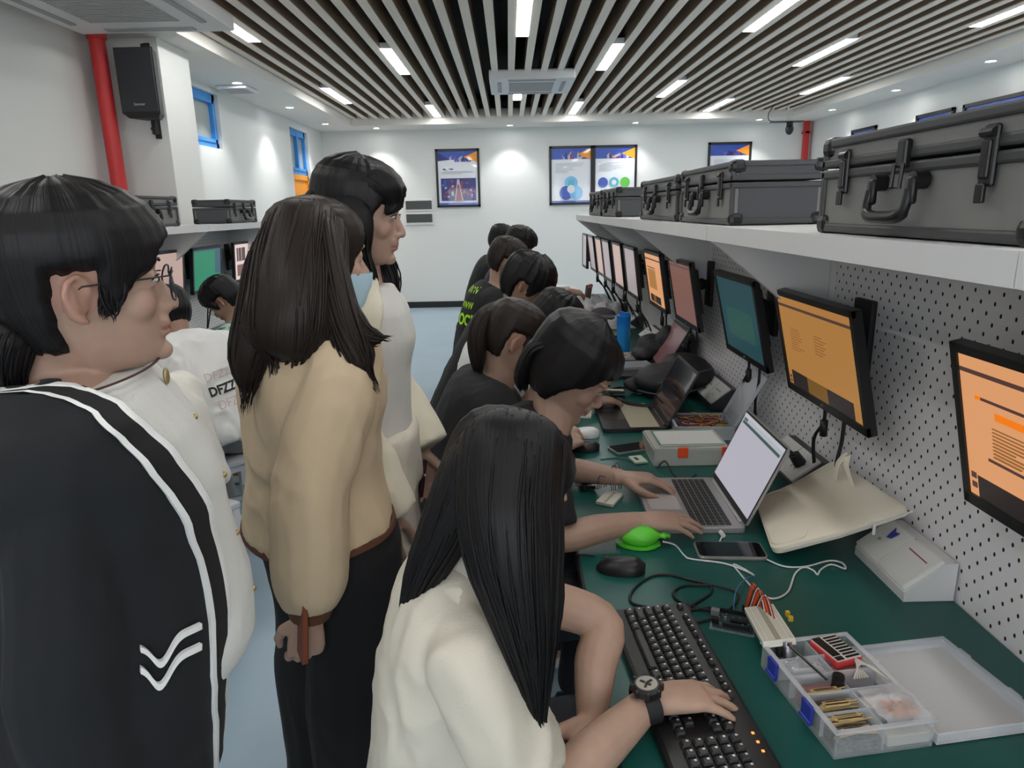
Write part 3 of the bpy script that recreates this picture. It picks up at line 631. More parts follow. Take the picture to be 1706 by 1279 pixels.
# laptops
SILV = mat('laptop_aluminium', srgb(176, 172, 172), .35, .55); LBLK = mat('laptop_black', (.02, .02, .022), .4); LDK = mat('laptop_key', (.03, .03, .03), .45)
def laptop(M, wd, dp, ang, body, screen, label, zt=.016, hgt=None, deck=None):
    """local: x from user to hinge (0..dp), y across (0..wd), z up."""
    t = empty('laptop', M @ V((dp/2, wd/2, 0)), label, 'laptop', 'open laptops on the right bench')
    b = LMB(M); b.loft([rr(0, dp, 0, wd, .001, .012), rr(0, dp, 0, wd, zt-.002, .012), rr(.001, dp-.001, .001, wd-.001, zt, .012)]); b.build('base', body, t)
    k = LMB(M); rows_, cols = 6, 15; x1, x0 = dp*.87, dp*.46; y0, y1 = wd*.045, wd*.955
    for i in range(rows_):
        c = 0
        while c < cols:
            n = 6 if (i == 0 and c == 4) else 1
            xa = x0+(x1-x0)*i/rows_; xb = xa+(x1-x0)/rows_-.0025; ya = y0+(y1-y0)*c/cols; yb = y0+(y1-y0)*(c+n)/cols-.0025
            k.bx(xa, xb, ya, yb, zt-.0005, zt+.0016); c += n
    k.build('keys', LDK, t)
    p = LMB(M); p.bx(dp*.06, dp*.41, wd*.33, wd*.64, zt-.0005, zt+.0006); p.build('touchpad', mat('touchpad_'+body.name, tuple(min(1, q*1.25+.01) for q in body.node_tree.nodes['Principled BSDF'].inputs[0].default_value[:3]), .25, .3), t)
    if deck: q = LMB(M); q.bx(dp*.42, dp*.88, wd*.02, wd*.98, zt+.0018, zt+.0032); q.build('deck_reflection', deck, t)  # pale sheet that paints a glossy reflection onto the key deck
    h = LMB(M); h.cyl((dp-.006, wd*.08, zt), (dp-.006, wd*.92, zt), .006, 10); h.build('hinge', LBLK if body is not SILV else SILV, t)
    H = hgt or dp*.98
    M2 = M @ Matrix.Translation((dp-.004, 0, zt)) @ Matrix.Rotation(ang, 4, 'Y')      # local z goes up the lid, -x faces the user
    l = LMB(M2); 
    def rz_(x, g=0): return [V((x, p.y, p.x)) for p in rr(.002+g, H-g, 0+g, wd-g, 0, .01)]
    l.loft([rz_(-.001), rz_(.004), rz_(.006, .002)]); lid = l.build('lid', body if body is not SILV else SILV, t)
    f = LMB(M2); f.bx(-.0018, -.0008, .003, wd-.003, .005, H-.004); f.build('screen_bezel', LBLK, lid)
    s = LMB(M2); s.bx(-.0024, -.0016, .008, wd-.008, .02, H-.01, 0); ms = [screen[0]]
    for j, (a0, a1, b0, b1, m) in enumerate(screen[1]):
        if m not in ms: ms.append(m)
        s.bx(-.0027-.0002*j, -.0018, .008+(wd-.016)*a0, .008+(wd-.016)*a1, .02+(H-.03)*b0, .02+(H-.03)*b1, ms.index(m))
    s.build('screen', ms, lid)
    return t
sLap = scr('screen_laptop_white', srgb(186, 184, 196), .85); sLapG = scr('screen_ribbon_green', srgb(70, 100, 96), .7)
M1 = frame(D(1090, 889), radians(2)); 
laptop(frame((.345, 1.592, ZD), radians(-2)), .335, .235, radians(24), SILV, (sLap, [(0, 1, .955, 1, mat('screen_title', (.5, .52, .56), .3, emit=.5)), (.03, .97, .86, .9, sLapG), (.88, .97, .91, .94, sLapG)]), 'silver laptop with a lit white page, both hands typing on it')
SCRD = mat('screen_off_glossy', (.012, .012, .014), .12, coat=.5)
laptop(frame((.33, 2.40, ZD), radians(-1)), .33, .235, radians(28), LBLK, (SCRD, []), 'black laptop with a pale painted reflection over its keys and switched-off screen', deck=mat('deck_reflection', srgb(176, 170, 146), .4))
p3 = D(1015, 632)
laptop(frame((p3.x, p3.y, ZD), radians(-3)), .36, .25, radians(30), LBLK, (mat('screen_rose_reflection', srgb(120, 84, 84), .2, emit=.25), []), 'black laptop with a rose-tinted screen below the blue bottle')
# phones
def phone(cx, cy, rz, label, L=.158, Wd=.076, case=None, z=ZD):
    M = frame((cx, cy, z), rz); b = LMB(M); b.loft([rr(-L/2, L/2, -Wd/2, Wd/2, .0005, .011), rr(-L/2-.001, L/2+.001, -Wd/2-.001, Wd/2+.001, .005, .011), rr(-L/2, L/2, -Wd/2, Wd/2, .0092, .011)])
    t = b.build('smartphone', case or mat('phone_clear_case', (.32, .31, .3), .2, .3), None); tag(t, label, 'phone', 'phones on the bench')
    s = LMB(M); s.loft([rr(-L/2+.003, L/2-.003, -Wd/2+.003, Wd/2-.003, .009, .009), rr(-L/2+.003, L/2-.003, -Wd/2+.003, Wd/2-.003, .0098, .009)]); s.build('glass_screen', mat('phone_glass', (.008, .008, .01), .06), t)
a, b_ = D(1152, 924), D(1276, 926)
phone(.508, 1.487, math.atan2(b_.y-a.y, b_.x-a.x), 'black smartphone in a clear case lying before the silver laptop')
phone(D(1052, 748).x+.005, D(1052, 748).y, radians(20), 'black smartphone beside the clear case with orange clips')
# green rubber bulb with nozzle
GR = mat('green_rubber', srgb(96, 206, 60), .38)
c = D(1062, 905); t = empty('rubber_blower', c, 'bright green rubber bulb with a knobbed neck', 'rubber bulb'); M = frame((c.x+.004, c.y-.008, ZD), radians(-4)) @ Matrix.Scale(.92, 4)
g = LMB(M); prof = [(-.062, .001), (-.056, .010), (-.04, .024), (-.02, .033), (0, .036), (.02, .033), (.036, .024), (.046, .013), (.052, .008), (.056, .0085), (.060, .011), (.066, .011), (.070, .006)]
g.loft([[V((x, r*1.0*cos(q*pi/10), .030+r*.78*sin(q*pi/10)-.002)) for q in range(20)] for x, r in prof]); g.build('bulb', GR, t, True)
f = LMB(M); f.cyl((.064, 0, .03), (.078, 0, .026), .006, 10); f.build('neck', GR, t, True)
f = LMB(M); f.loft([[V((x*s_, (r*1.04*s_)*sg, .006+dz)) for x, r in prof[:9] for sg in (1,)]+[V((x*s_, -(r*1.04*s_), .006+dz)) for x, r in prof[:9][::-1]] for s_, dz in ((1.02, -.004), (1.02, .002))]); f.build('rim_flange', GR, t)
# white earphone cable and other leads
WC = mat('white_cable', (.75, .76, .76), .4)
cable([(1105, 902, ZD+.02), (1125, 908), (1140, 925), (1152, 931, ZD+.003), (1205, 938), (1240, 950), (1257, 959), (1240, 948), (1222, 941), (1250, 975), (1268, 990), (1290, 997), (1313, 985), (1325, 955), (1340, 945), (1355, 950), (1362, 957), (1368, 948), (1385, 940), (1408, 947, ZD+.006), (1402, 937, ZD+.008), (1380, 934), (1340, 944), (1305, 943), (1278, 932, ZD+.004)], .0021, WC, 'earphone_cable', 'white earphone cable looping in front of the cream sleeve')
cable([(1199, 903), (1202, 895), (1205, 888, ZD+.008)], .0022, WC, 'charging_cable', 'short white cable plugged into the silver laptop')
clutter('cable_plug', 'small white plug in the side of the silver laptop', 'plug', MB().tube([D(1200, 886, ZD+.008), D(1205, 892, ZD+.008)], .006, 10), WHITE, True)
cable([(1186, 1012), (1140, 1015), (1075, 1010), (1050, 1000), (1058, 978), (1085, 960), (1115, 957), (1150, 966), (1182, 974), (1183, 988), (1160, 1003), (1132, 1020, ZD+.012)], .0028, CBL, 'usb_cable', 'black USB cable lying in a big loop behind the keyboard')
cable([(1182, 974, ZD+.006), (1140, 975), (1122, 986), (1130, 1000), (1160, 1012), (1192, 1018, ZD+.012)], .0028, CBL, 'usb_cable', 'black USB cable curling to the circuit board')
cable([(1148, 1038), (1180, 1032), (1210, 1018), (1228, 1000), (1224, 985), (1185, 974, ZD+.008)], .0025, CBL, 'usb_cable', 'black cable passing behind the circuit board to the keyboard')
MB_ = MB(); MB_.tube([D(1122, 1013, ZD+.006), D(1152, 1016, ZD+.006)], .0055, 8); clutter('usb_plug', 'black USB plug with metal tip behind the keyboard', 'plug', MB_, CBL, True)
cable([(1222, 1018, ZD+.012), (1226, 985, ZD+.02), (1240, 966, ZD+.01), (1258, 958, ZD+.004)], .0012, mat('blue_wire', srgb(60, 110, 170), .4), 'jumper_wire', 'thin blue wire rising from the circuit board')
# circuit board
PCB = mat('pcb_dark', (.02, .045, .05), .4); PCBT = mat('chip_black', (.01, .01, .01), .3); PINM = mat('pin_silver', (.55, .55, .56), .3, .8)
def pcb(M, L, Wd, label, seed=1, base=True):
    t = empty('circuit_board', M @ V((0, 0, 0)), label, 'circuit board', 'small circuit boards')
    if base: b = LMB(M); b.bx(-L/2-.004, L/2+.004, -Wd/2-.004, Wd/2+.004, .0006, .003); b.build('clear_tray', CLEAR, t)
    b = LMB(M); b.bx(-L/2, L/2, -Wd/2, Wd/2, .006, .0078); b.build('board', PCB, t)
    h = LMB(M); h.bx(-L/2+.01, L/2-.005, Wd/2-.004, Wd/2-.001, .008, .016); h.bx(-L/2+.02, L/2-.005, -Wd/2+.001, -Wd/2+.004, .008, .016); h.bx(-.005, L/2-.012, -.006, .004, .008, .012); h.build('pin_header', PCBT, t)
    u = LMB(M); u.bx(-L/2-.006, -L/2+.010, .006, .018, .008, .019); u.build('usb_port', PINM, t); u = LMB(M); u.bx(-L/2-.002, -L/2+.012, -.022, -.012, .008, .018); u.build('power_jack', PCBT, t)
    r_ = random.Random(seed); s = LMB(M)
    for q in range(14): x, y = r_.uniform(-L*.4, L*.42), r_.uniform(-Wd*.36, Wd*.36); s.bx(x, x+.003, y, y+.002, .0078, .0095)
    s.cyl((-L*.2, .0, .008), (-L*.2, .0, .014), .003, 10); s.build('small_components', PINM, t)
    return t
pcb(frame(D(1221, 1040), radians(-22)), .075, .056, 'dark circuit board on a clear tray beside the red wires')
pcb(frame(D(978, 815), radians(10)), .05, .04, 'small dark circuit board at the worktop edge left of the breadboard', 4, False)
# breadboards
BBW = mat('breadboard_white', srgb(226, 224, 212), .5); BBL = mat('breadboard_grid', srgb(160, 160, 140), .6); BLU = mat('line_blue', srgb(60, 80, 190), .5); RDL = mat('line_red', srgb(200, 50, 50), .5)
def breadboard(M, L, Wd, label, h=.009):
    b = LMB(M); b.box((0, 0, h/2+.0005), (L, Wd, h), None, None, .001); t = b.build('breadboard', BBW, None); tag(t, label, 'breadboard', 'white solderless breadboards')
    g = LMB(M); n = int(L/.0045)
    for i in range(n):
        x = -L/2+.004+i*(L-.008)/max(1, n-1)
        for y in (-.42, -.36, -.27, -.21, -.15, -.09, .09, .15, .21, .27, .36, .42): g.bx(x-.0007, x+.0007, y*Wd-.0008, y*Wd+.0008, h+.0003, h+.0008)
    g.build('contact_holes', BBL, t); g = LMB(M); g.bx(-L/2+.003, L/2-.003, -.004*Wd/.05, .004*Wd/.05, h+.0003, h+.0007); g.build('centre_groove', BBL, t)
    return t
a, b_ = D(998, 853), D(1036, 814); ang = math.atan2(b_.y-a.y, b_.x-a.x)
breadboard(frame(D(1016, 833), ang), .088, .05, 'white breadboard between the circuit board and the silver laptop')
breadboard(frame(D(975, 692), radians(80)), .08, .05, 'small white breadboard beside the chin of the person in black with bobbed hair')
WIRE = [mat('wire_'+n, c, .45) for n, c in (('red', srgb(196, 60, 40)), ('orange', srgb(220, 110, 50)), ('black', (.015, .015, .015)), ('yellow', srgb(220, 180, 60)), ('violet', srgb(90, 50, 90)), ('white', (.7, .7, .7)), ('brown', srgb(90, 50, 40)))]
cols = [4, 6, 4, 3, 4, 6]; nm = ['violet', 'brown', 'second violet', 'yellow', 'third violet', 'second brown']
for q in range(6):
    a = D(995+q*3, 815-q*1, ZD+.015); e = D(1020+q*3, 818-q*1, ZD+.012); m_ = (a+e)/2+V((.004*q-.01, 0, .045+.006*q))
    clutter('jumper_wire', f'thin {nm[q]} jumper wire arching from the circuit board to the breadboard', 'wire', MB().tube(spline([a, a*.7+m_*.3+V((0, 0, .02)), m_, e*.7+m_*.3+V((0, 0, .02)), e], 5), .0013, 6), WIRE[cols[q]], True, group='jumper wires')
# long white breadboard with ribbon of red wires, leaning on the clear box
a, b_ = D(1265, 1018, .775), D(1300, 1078, .80); d_ = (b_-a); L = d_.length+.02
Mx = Matrix.Translation((a+b_)/2) @ V((1, 0, 0)).rotation_difference(d_).to_matrix().to_4x4()
t = breadboard(Mx, .15, .056, 'long white breadboard plugged with red wires, leaning on the clear parts box', .012)
rw = MB()
for q in range(11):
    s_ = D(1242+q*1.5, 1010+q*1.6, ZD+.012); e = D(1262+q*3.0, 1005+q*3.2, .79+.0006*q); mid = (s_+e)/2+V((.004, .012, .042)); rw.m = (0, 1, 0, 2, 5)[q % 5]
    rw.tube(spline([s_, mid, e], 6), .0013, 6)
t = clutter('wire_ribbon', 'bundle of red, orange and black wires on the long breadboard', 'wires', rw, WIRE, True)
pt = MB(); 
for q in range(10): p_ = D(1238+q*2, 1012+q*1.4, ZD+.006); pt.box(p_, (.003, .004, .012))
pt.build('wire_plugs', PCBT, t)
mb = MB(); mb.box(D(1312, 1022, .795), (.007, .007, .01)); mb.box(D(1317, 1030, .795), (.008, .007, .009)); clutter('button_cap', 'yellow and orange button caps on the long breadboard', 'button', mb, WIRE[3])

# clear plastic component box with open lid
zr = .80; TLc, TRc, BRc, BLc = D(1296, 1078, zr), D(1422, 1056, zr), D(1556, 1200, zr), D(1392, 1222, zr)
org = BLc+V((.004, .004, 0)); ex = (BRc-BLc); ey = (TLc-BLc); wx, wy = ex.length, (TLc-BLc).length; ang = math.atan2(ex.y, ex.x)
bM = frame((org.x, org.y, ZD), ang); wx, wy = .16, .22
t = empty('component_box', bM @ V((wx/2, wy/2, 0)), 'clear plastic component box with blue clips and its lid folded open', 'box'); H = .048
b = LMB(bM)
b.bx(.004, wx-.004, .004, wy-.004, .0008, .003)
for x0, x1, y0, y1 in ((0, .002, 0, wy), (wx-.002, wx, 0, wy), (0, wx, 0, .002), (0, wx, wy-.002, wy)): b.bx(x0, x1, y0, y1, .001, H)
b.build('tray', CLEAR, t)
b = LMB(bM)
for x0, x1, y0, y1 in ((-.004, .005, -.004, wy+.004), (wx-.005, wx+.004, -.004, wy+.004), (-.004, wx+.004, -.004, .005), (-.004, wx+.004, wy-.005, wy+.004)): b.bx(x0, x1, y0, y1, H-.003, H+.001, b=.0015)
b.build('rim', CLEAR2, t)
b = LMB(bM); b.bx(wx*.5-.001, wx*.5+.001, .003, wy-.003, .003, H-.004)
for q in (.2, .4, .6, .8): b.bx(.003, wx-.003, wy*q-.001, wy*q+.001, .003, H-.004)
b.build('divider', CLEAR2, t)
for q in (.3, .78):
    b = LMB(bM); b.bx(-.009, -.003, wy*q-.014, wy*q+.014, .018, H+.001, b=.002); b.cyl((-.008, wy*q-.014, .02), (-.008, wy*q+.014, .02), .004, 8); b.build('clip', mat('blue_clip', srgb(46, 60, 160), .35), t)
lid = LMB(bM @ Matrix.Translation((wx+.008, 0, 0))); lw = .19
lid.bx(.0, lw, .0, wy, .0015, .004); lid.build('lid', mat('lid_plastic', (.72, .73, .74), .2, alpha=.8), t)
lr = LMB(bM @ Matrix.Translation((wx+.008, 0, 0)))
for x0, x1, y0, y1 in ((0, .003, 0, wy), (lw-.012, lw, 0, wy), (0, lw, 0, .004), (0, lw, wy-.01, wy)): lr.bx(x0, x1, y0, y1, .001, .02, b=.002)
for q in (.3, .78): lr.bx(lw-.004, lw+.006, wy*q-.013, wy*q+.013, .004, .018, b=.002)
lr.build('lid_rim', CLEAR2, t)
hg = LMB(bM); hg.cyl((wx+.004, .01, .012), (wx+.004, wy-.01, .012), .004, 8); hg.build('hinge', CLEAR2, t)
def inbox(name, label, cat, mb, m, smooth=False, group=None): return clutter(name, label, cat, mb, m, smooth, 40, group)
# contents
q = LMB(bM @ Matrix.Translation((.116, .183, .036)) @ Matrix.Rotation(.15, 4, 'Z')); q.bx(-.026, .026, -.034, .034, 0, .012, b=.002)
t = q.build('led_matrix', mat('matrix_red', srgb(214, 70, 70), .4), None); tag(t, 'red and white LED module with a striped top in the clear box', 'module')
q = LMB(bM @ Matrix.Translation((.116, .183, .036)) @ Matrix.Rotation(.15, 4, 'Z')); q.bx(-.024, .024, -.032, .032, .012, .0145); q.build('top_plate', WHITE, t)
q = LMB(bM @ Matrix.Translation((.116, .183, .036)) @ Matrix.Rotation(.15, 4, 'Z')); q.bx(-.024, -.008, -.02, .032, .0145, .0155)
for i in range(8): q.bx(-.004, .023, -.03+i*.0078, -.0255+i*.0078, .0145, .0152)
q.bx(-.024, -.010, -.032, -.023, .0145, .0155); q.build('black_print', PCBT, t)
for i, (y, c, w_) in enumerate(((.012, .03, 'nearest the camera'), (.035, .034, 'second from the camera'), (.062, .036, 'third from the camera'), (.092, .036, 'under the black rod'))):
    q = LMB(bM); rr_ = random.Random(i)
    for j in range(7): x0 = .008+rr_.uniform(0, .008); yy = y+rr_.uniform(-.004, .006); q.tube([(x0, yy, c+rr_.uniform(-.004, .006)), (x0+.06+rr_.uniform(-.008, .008), yy+rr_.uniform(-.004, .004), c+rr_.uniform(-.004, .006))], .0012, 5); q.tube([(x0+.01, yy+.002, c+.004), (x0+.05, yy+.002, c+.004)], .0024, 6)
    inbox('resistor_bundle', f'beige strip of resistors in the clear box, {w_}', 'resistors', q, mat('resistor_beige', srgb(206, 180, 130), .5), True, 'resistor strips')
    q = LMB(bM); q.bx(.008, .078, y-.008, y+.008, .004, c-.006, b=.002); inbox('resistor_packet', f'grey striped packet beneath the resistors, {w_}', 'packet', q, mat('packet_grey', (.16, .16, .16), .4, var=.5, vscale=180), False, 'resistor packets')
q = LMB(bM); q.tube([(.030, .186, .062), (.052, .108, .05)], .0022, 8); q.ell((.030, .188, .062), .003); inbox('black_rod', 'thin black rod leaning across the clear box', 'rod', q, PCBT, True)
q = LMB(bM); q.cyl((.072, .108, .03), (.072, .108, .052), .010, 16); q.cyl((.072, .108, .052), (.072, .108, .056), .009, 16); inbox('buzzer', 'small black round buzzer in the clear box', 'buzzer', q, PCBT, True)
q = LMB(bM); q.cyl((.036, .197, .03), (.036, .205, .058), .010, 14); inbox('metal_knob', 'shiny metal knob at the far corner of the clear box', 'knob', q, CHROME, True)
q = LMB(bM); q.cyl((.024, .204, .03), (.024, .210, .056), .007, 12); inbox('potentiometer', 'small black potentiometer beside the metal knob', 'potentiometer', q, PCBT, True)
q = LMB(bM); rr_ = random.Random(9)
for j in range(30): x0, y0 = .100+rr_.uniform(0, .045), .02+rr_.uniform(0, .035); a = rr_.uniform(-.5, .5); q.tube([(x0, y0, .036+rr_.uniform(0, .012)), (x0+.014*cos(a), y0+.014*sin(a), .038+rr_.uniform(0, .012))], .0018, 5)
inbox('header_pins', 'heap of orange pins in a clear bag in the parts box', 'pins', q, mat('pin_orange', srgb(214, 140, 84), .45), True)['kind'] = 'stuff'
def crumple(cx, cy, cz, lx, ly, amp, M, n=14, seed=0, thick=0):
    mb = LMB(M); vs = []; 
    for i in range(n+1):
        for j in range(n+1):
            u, v = i/n, j/n; e = min(u, 1-u, v, 1-v)
            h = amp*(noise.noise(V((u*4+seed, v*4, 0)))+.6*abs(noise.noise(V((u*9, v*9+seed, 3)))))*min(1, e*6)
            vs.append((cx+lx*(u-.5)+amp*.4*noise.noise(V((u*5, v*5, seed+9))), cy+ly*(v-.5)+amp*.4*noise.noise(V((u*5, v*5, seed+19))), max(0.001, cz+h+amp*.5*min(1, e*5))))
    mb.add(vs, [[i*(n+1)+j, (i+1)*(n+1)+j, (i+1)*(n+1)+j+1, i*(n+1)+j+1] for i in range(n) for j in range(n)]); return mb
inbox('plastic_bag', 'crinkled clear bag over the orange pins', 'bag', crumple(.124, .042, .048, .078, .075, .012, bM, 12, 2), mat('clear_bag', (.85, .85, .88), .08, alpha=.35), True)
inbox('plastic_bag', 'crinkled clear bag beside the red module', 'bag', crumple(.042, .158, .036, .07, .045, .012, bM, 12, 5), mat('clear_bag', (.85, .85, .88), .08), True)
q = LMB(bM); 
for j in range(6): q.tube(spline([(.11+.005*j, .12, .034), (.13, .135+.003*j, .05), (.16, .125-.005*j, .04)], 4), .0016, 5)
q.ell((.165, .14, .045), .004); inbox('sensor_leads', 'pale component leads by the buzzer', 'leads', q, OFFW, True)
q = LMB(bM); q.bx(.095, .15, .138, .165, .004, .03, b=.003); inbox('pink_packet', 'pink packet under the red module', 'packet', q, mat('packet_pink', srgb(200, 130, 130), .4))
q = LMB(bM); q.bx(.010, .076, .1, .128, .004, .028, b=.003); inbox('pink_packet', 'dusky pink packet behind the black rod', 'packet', q, mat('packet_dusky', srgb(150, 110, 110), .4))
q = LMB(bM); q.bx(.092, .156, .056, .085, .004, .03, b=.003); inbox('foam_block', 'white foam block in the middle of the parts box', 'foam', q, WHITE)
q = LMB(bM); q.bx(.09, .162, .006, .028, .003, .022, b=.002); inbox('wood_strip', 'cream block along the near side of the parts box', 'block', q, OFFW)

# cream laptop sleeve propped on the socket box
CREAM = mat('cream_fabric', srgb(232, 224, 206), .85, bump=.5, bscale=350, var=.04, vscale=6, sheen=.2)
cA, cB, cC, cD = D(1262, 842, ZD+.012), D(1290, 926, ZD+.012), atX(1522, 858, .862), atX(1392, 775, .868)
t = empty('laptop_sleeve', (cA+cB+cC+cD)/4, 'cream laptop sleeve lying against the pegboard', 'laptop sleeve')
def slab(u, v, h):      # u: from A/B side to D/C side, v: from A to B
    p = (cA*(1-v)+cB*v)*(1-u)+(cD*(1-v)+cC*v)*u; nrm = (cD-cA).cross(cB-cA).normalized(); nrm = nrm if nrm.z > 0 else -nrm
    sag = -.012*sin(pi*u)*(1-.3*v); return p+nrm*(h)+V((0, 0, sag*.6+.004*noise.noise(V((u*3, v*3, 1)))))
def slab_mb(u0, u1, v0, v1, h0, h1, n=16, rd=.07, puff=.006):
    mb = MB(); rings = []
    def ring(s, h):
        out = []
        for cx, cy, a0 in ((u1-rd, v1-rd, 0), (u0+rd, v1-rd, pi/2), (u0+rd, v0+rd, pi), (u1-rd, v0+rd, 1.5*pi)):
            for q in range(6): a = a0+q*pi/10; out.append(((cx+rd*cos(a)-.5)*s+.5, (cy+rd*sin(a)-.5)*s+.5))
        o2 = []
        for i in range(len(out)):
            a, b = out[i], out[(i+1) % len(out)]
            for k in range(4): o2.append(slab(a[0]+(b[0]-a[0])*k/4, a[1]+(b[1]-a[1])*k/4, h))
        return o2
    for s, h in ((.2, h0), (.97, h0), (1, h0+.003), (1.004, (h0+h1)/2), (1, h1-.003), (.97, h1), (.8, h1+puff*.5), (.5, h1+puff), (.15, h1+puff)): rings.append(ring(s, h))
    return mb.loft(rings)
slab_mb(0, 1, 0, 1, .0, .02).build('cover', CREAM, t, True, 50)
slab_mb(.02, .30, .03, .97, .0205, .0235, rd=.06, puff=.004).build('pocket', CREAM, t, True, 50)
z = MB(); z.tube([slab(u, 1.006, .010) for u in [q/14 for q in range(1, 15)]], .0022, 6); z.tube([slab(1.004, v, .01) for v in [q/10 for q in range(1, 11)]], .0022, 6); z.build('zip', OFFW, t)
z = MB(); z.box(slab(.72, 1.03, .004), (.006, .004, .028), None, None, .001); z.build('zip_pull', WMETAL, t)
st = MB(); a, b_, ap = slab(.82, .30, .022), slab(.86, .52, .022), slab(.98, .36, .075)
st.tube(spline([a, a*.4+ap*.6+V((-.01, 0, .004)), ap, b_*.4+ap*.6+V((-.006, 0, .004)), b_], 6), .010, 6, flat=.18, side=(0, 1, .2)); st.build('strap', CREAM, t, True, 50)

# sloped socket boxes along the pegboard
SOCK = mat('socket_white', srgb(226, 226, 222), .35); SLOT = mat('slot_black', (.02, .02, .02), .6)
def socket(yc, label, L=.25, wrap=False):
    t = empty('socket_box', (.85, yc, ZD), label, 'power socket', 'sloped power sockets along the pegboard')
    x0, x1 = .795, .898; y0, y1 = yc-L/2, yc+L/2
    b = MB(); b.prism([(x0, y0, ZD+.001), (x1, y0, ZD+.001), (x1, y0, ZD+.085), (x1-.02, y0, ZD+.085), (x0, y0, ZD+.022)], (0, L, 0)); b.build('body', WMETAL if wrap else DGREY, t)
    n = V((x0-(x1-.02), 0, 0)); sl_ = V((x1-.02-x0, 0, .063)); ln_ = sl_.length; ex_ = sl_.normalized(); nz = V((-ex_.z, 0, ex_.x))
    for q in (0, 1):
        c = V((x0, yc+(q-.5)*L*.48, ZD+.022))+sl_*.5+nz*.004
        R = Matrix((ex_, V((0, 1, 0)), nz)).transposed()
        p = MB(); p.box(c, (ln_*.94, L*.46, .009), R, None, .002); po = p.build('socket_plate', SOCK, t)
        s_ = MB()
        for i in range(6): s_.box(c+ex_*.012+V((0, (i-2.5)*.011, 0))+nz*.0048, (.007, .0024, .0008), R)
        for i in (-1, 1): s_.box(c-ex_*.014+V((0, i*.012, 0))+nz*.0048, (.010, .0024, .0008), R)
        if not wrap: s_.build('socket_holes', SLOT, po)
    if wrap:
        c = V((x0, yc, ZD+.022))+sl_*.5+nz*.0095; R = Matrix((ex_, V((0, 1, 0)), nz)).transposed()
        p = MB(); p.box(c+V((0, -.046, 0)), (.09, .10, .003), R, None, .001); p.build('paper', WHITE, t); p = MB(); p.box(c+V((0, .054, 0))-nz*.001, (.094, .092, .003), R, None, .001); p.build('paper', WHITE, t)
        k_ = MB(); f = lambda a, b: c+V((0, b*.82, 0))+ex_*a+nz*.0022
        k_.add([f(.012, .05), f(.034, .045), f(.03, .06), f(.04, .075), f(.02, .07), f(.008, .066)], [[0, 1, 2, 3, 4, 5]]); k_.build('blue_mark', mat('mark_blue', srgb(60, 70, 160), .5), t)
        k_ = MB(); k_.add([f(-.01, .075), f(-.004, .068), f(.0, .075), f(-.004, .084)], [[0, 1, 2, 3]]); k_.build('green_mark', mat('mark_green', srgb(180, 196, 130), .5), t)
        k_ = MB(); k_.add([f(.02, -.10), f(.023, -.10), f(.024, -.02), f(.021, -.02)], [[0, 1, 2, 3]]); k_.build('red_line', mat('mark_red', srgb(150, 50, 90), .5), t)
    return t
socket(1.365, 'white sloped socket box covered with papers, nearest on the pegboard', .205, True)
socket(1.96, 'white sloped power socket under the orange monitor, with a black plug')
for y, lab in ((2.78, 'white sloped power socket behind the black backpack'), (3.45, 'white sloped power socket between the two black bags'), (4.12, 'white sloped power socket behind the blue bottle'), (4.78, 'white sloped power socket beside the dark box'), (5.42, 'white sloped power socket nearest the far end of the bench')): socket(y, lab)
pl = MB(); c = V((.835, 1.89, ZD+.065)); pl.cyl(c, c+V((-.02, 0, .028)), .019, 14, None, .016); t = clutter('power_plug', 'black power plug in the socket under the orange monitor', 'plug', pl, BLACK, True)
MB().tube(spline([c+V((-.018, 0, .026)), c+V((-.035, .02, .04)), c+V((-.03, .09, .03)), c+V((.0, .16, .0)), c+V((.04, .2, -.04))]), .0045, 7).build('cord', CBL, t, True)

# the open clear box, the closed clear case and other things on the middle of the bench
def small_box(M, lx, ly, h, label, lidang, m=CLEAR2, clip=None, name='storage_box'):
    t = empty(name, M @ V((lx/2, ly/2, 0)), label, 'box', 'clear storage boxes')
    b = LMB(M); b.bx(.001, lx-.001, .001, ly-.001, .001, .003)
    for x0, x1, y0, y1 in ((0, .003, 0, ly), (lx-.003, lx, 0, ly), (0, lx, 0, .003), (0, lx, ly-.003, ly)): b.bx(x0, x1, y0, y1, .001, h)
    b.build('tray', m, t); b = LMB(M)
    for x0, x1, y0, y1 in ((-.003, .004, -.003, ly+.003), (lx-.004, lx+.003, -.003, ly+.003), (-.003, lx+.003, -.003, .004), (-.003, lx+.003, ly-.004, ly+.003)): b.bx(x0, x1, y0, y1, h-.006, h)
    b.build('rim', m, t)
    M2 = M @ Matrix.Translation((lx+.002, 0, h)) @ Matrix.Rotation(lidang, 4, 'Y'); l = LMB(M2); l.bx(-lx, 0, 0, ly, .001, .004); lo = l.build('lid', m, t)
    l = LMB(M2)
    for x0, x1, y0, y1 in ((-lx, -lx+.006, 0, ly), (-.006, 0, 0, ly), (-lx, 0, 0, .006), (-lx, 0, ly-.006, ly)): l.bx(x0, x1, y0, y1, -.008, .003)
    l.build('lid_rim', m, lo)
    if clip:
        for q in (.38, .97):
            l = LMB(M); l.bx(lx*q-.016, lx*q+.016, -.008, .0, h-.026, h+.008, b=.002); l.build('clip', clip, t)
    return t
o = D(1128, 735); sM = frame((o.x, o.y+.01, ZD), radians(-4)); small_box(sM, .20, .17, .05, 'clear box standing open behind the black laptop, filled with wires', radians(118))
wr = LMB(sM); rr_ = random.Random(2)
for j in range(26):
    a = [V((rr_.uniform(.01, .19), rr_.uniform(.01, .16), rr_.uniform(.012, .062))) for _ in range(4)]; wr.m = rr_.randrange(7); wr.tube(spline(a, 5), .0014, 5)
clutter('wire_tangle', 'tangle of coloured wires in the open clear box', 'wires', wr, WIRE, True)['kind'] = 'stuff'
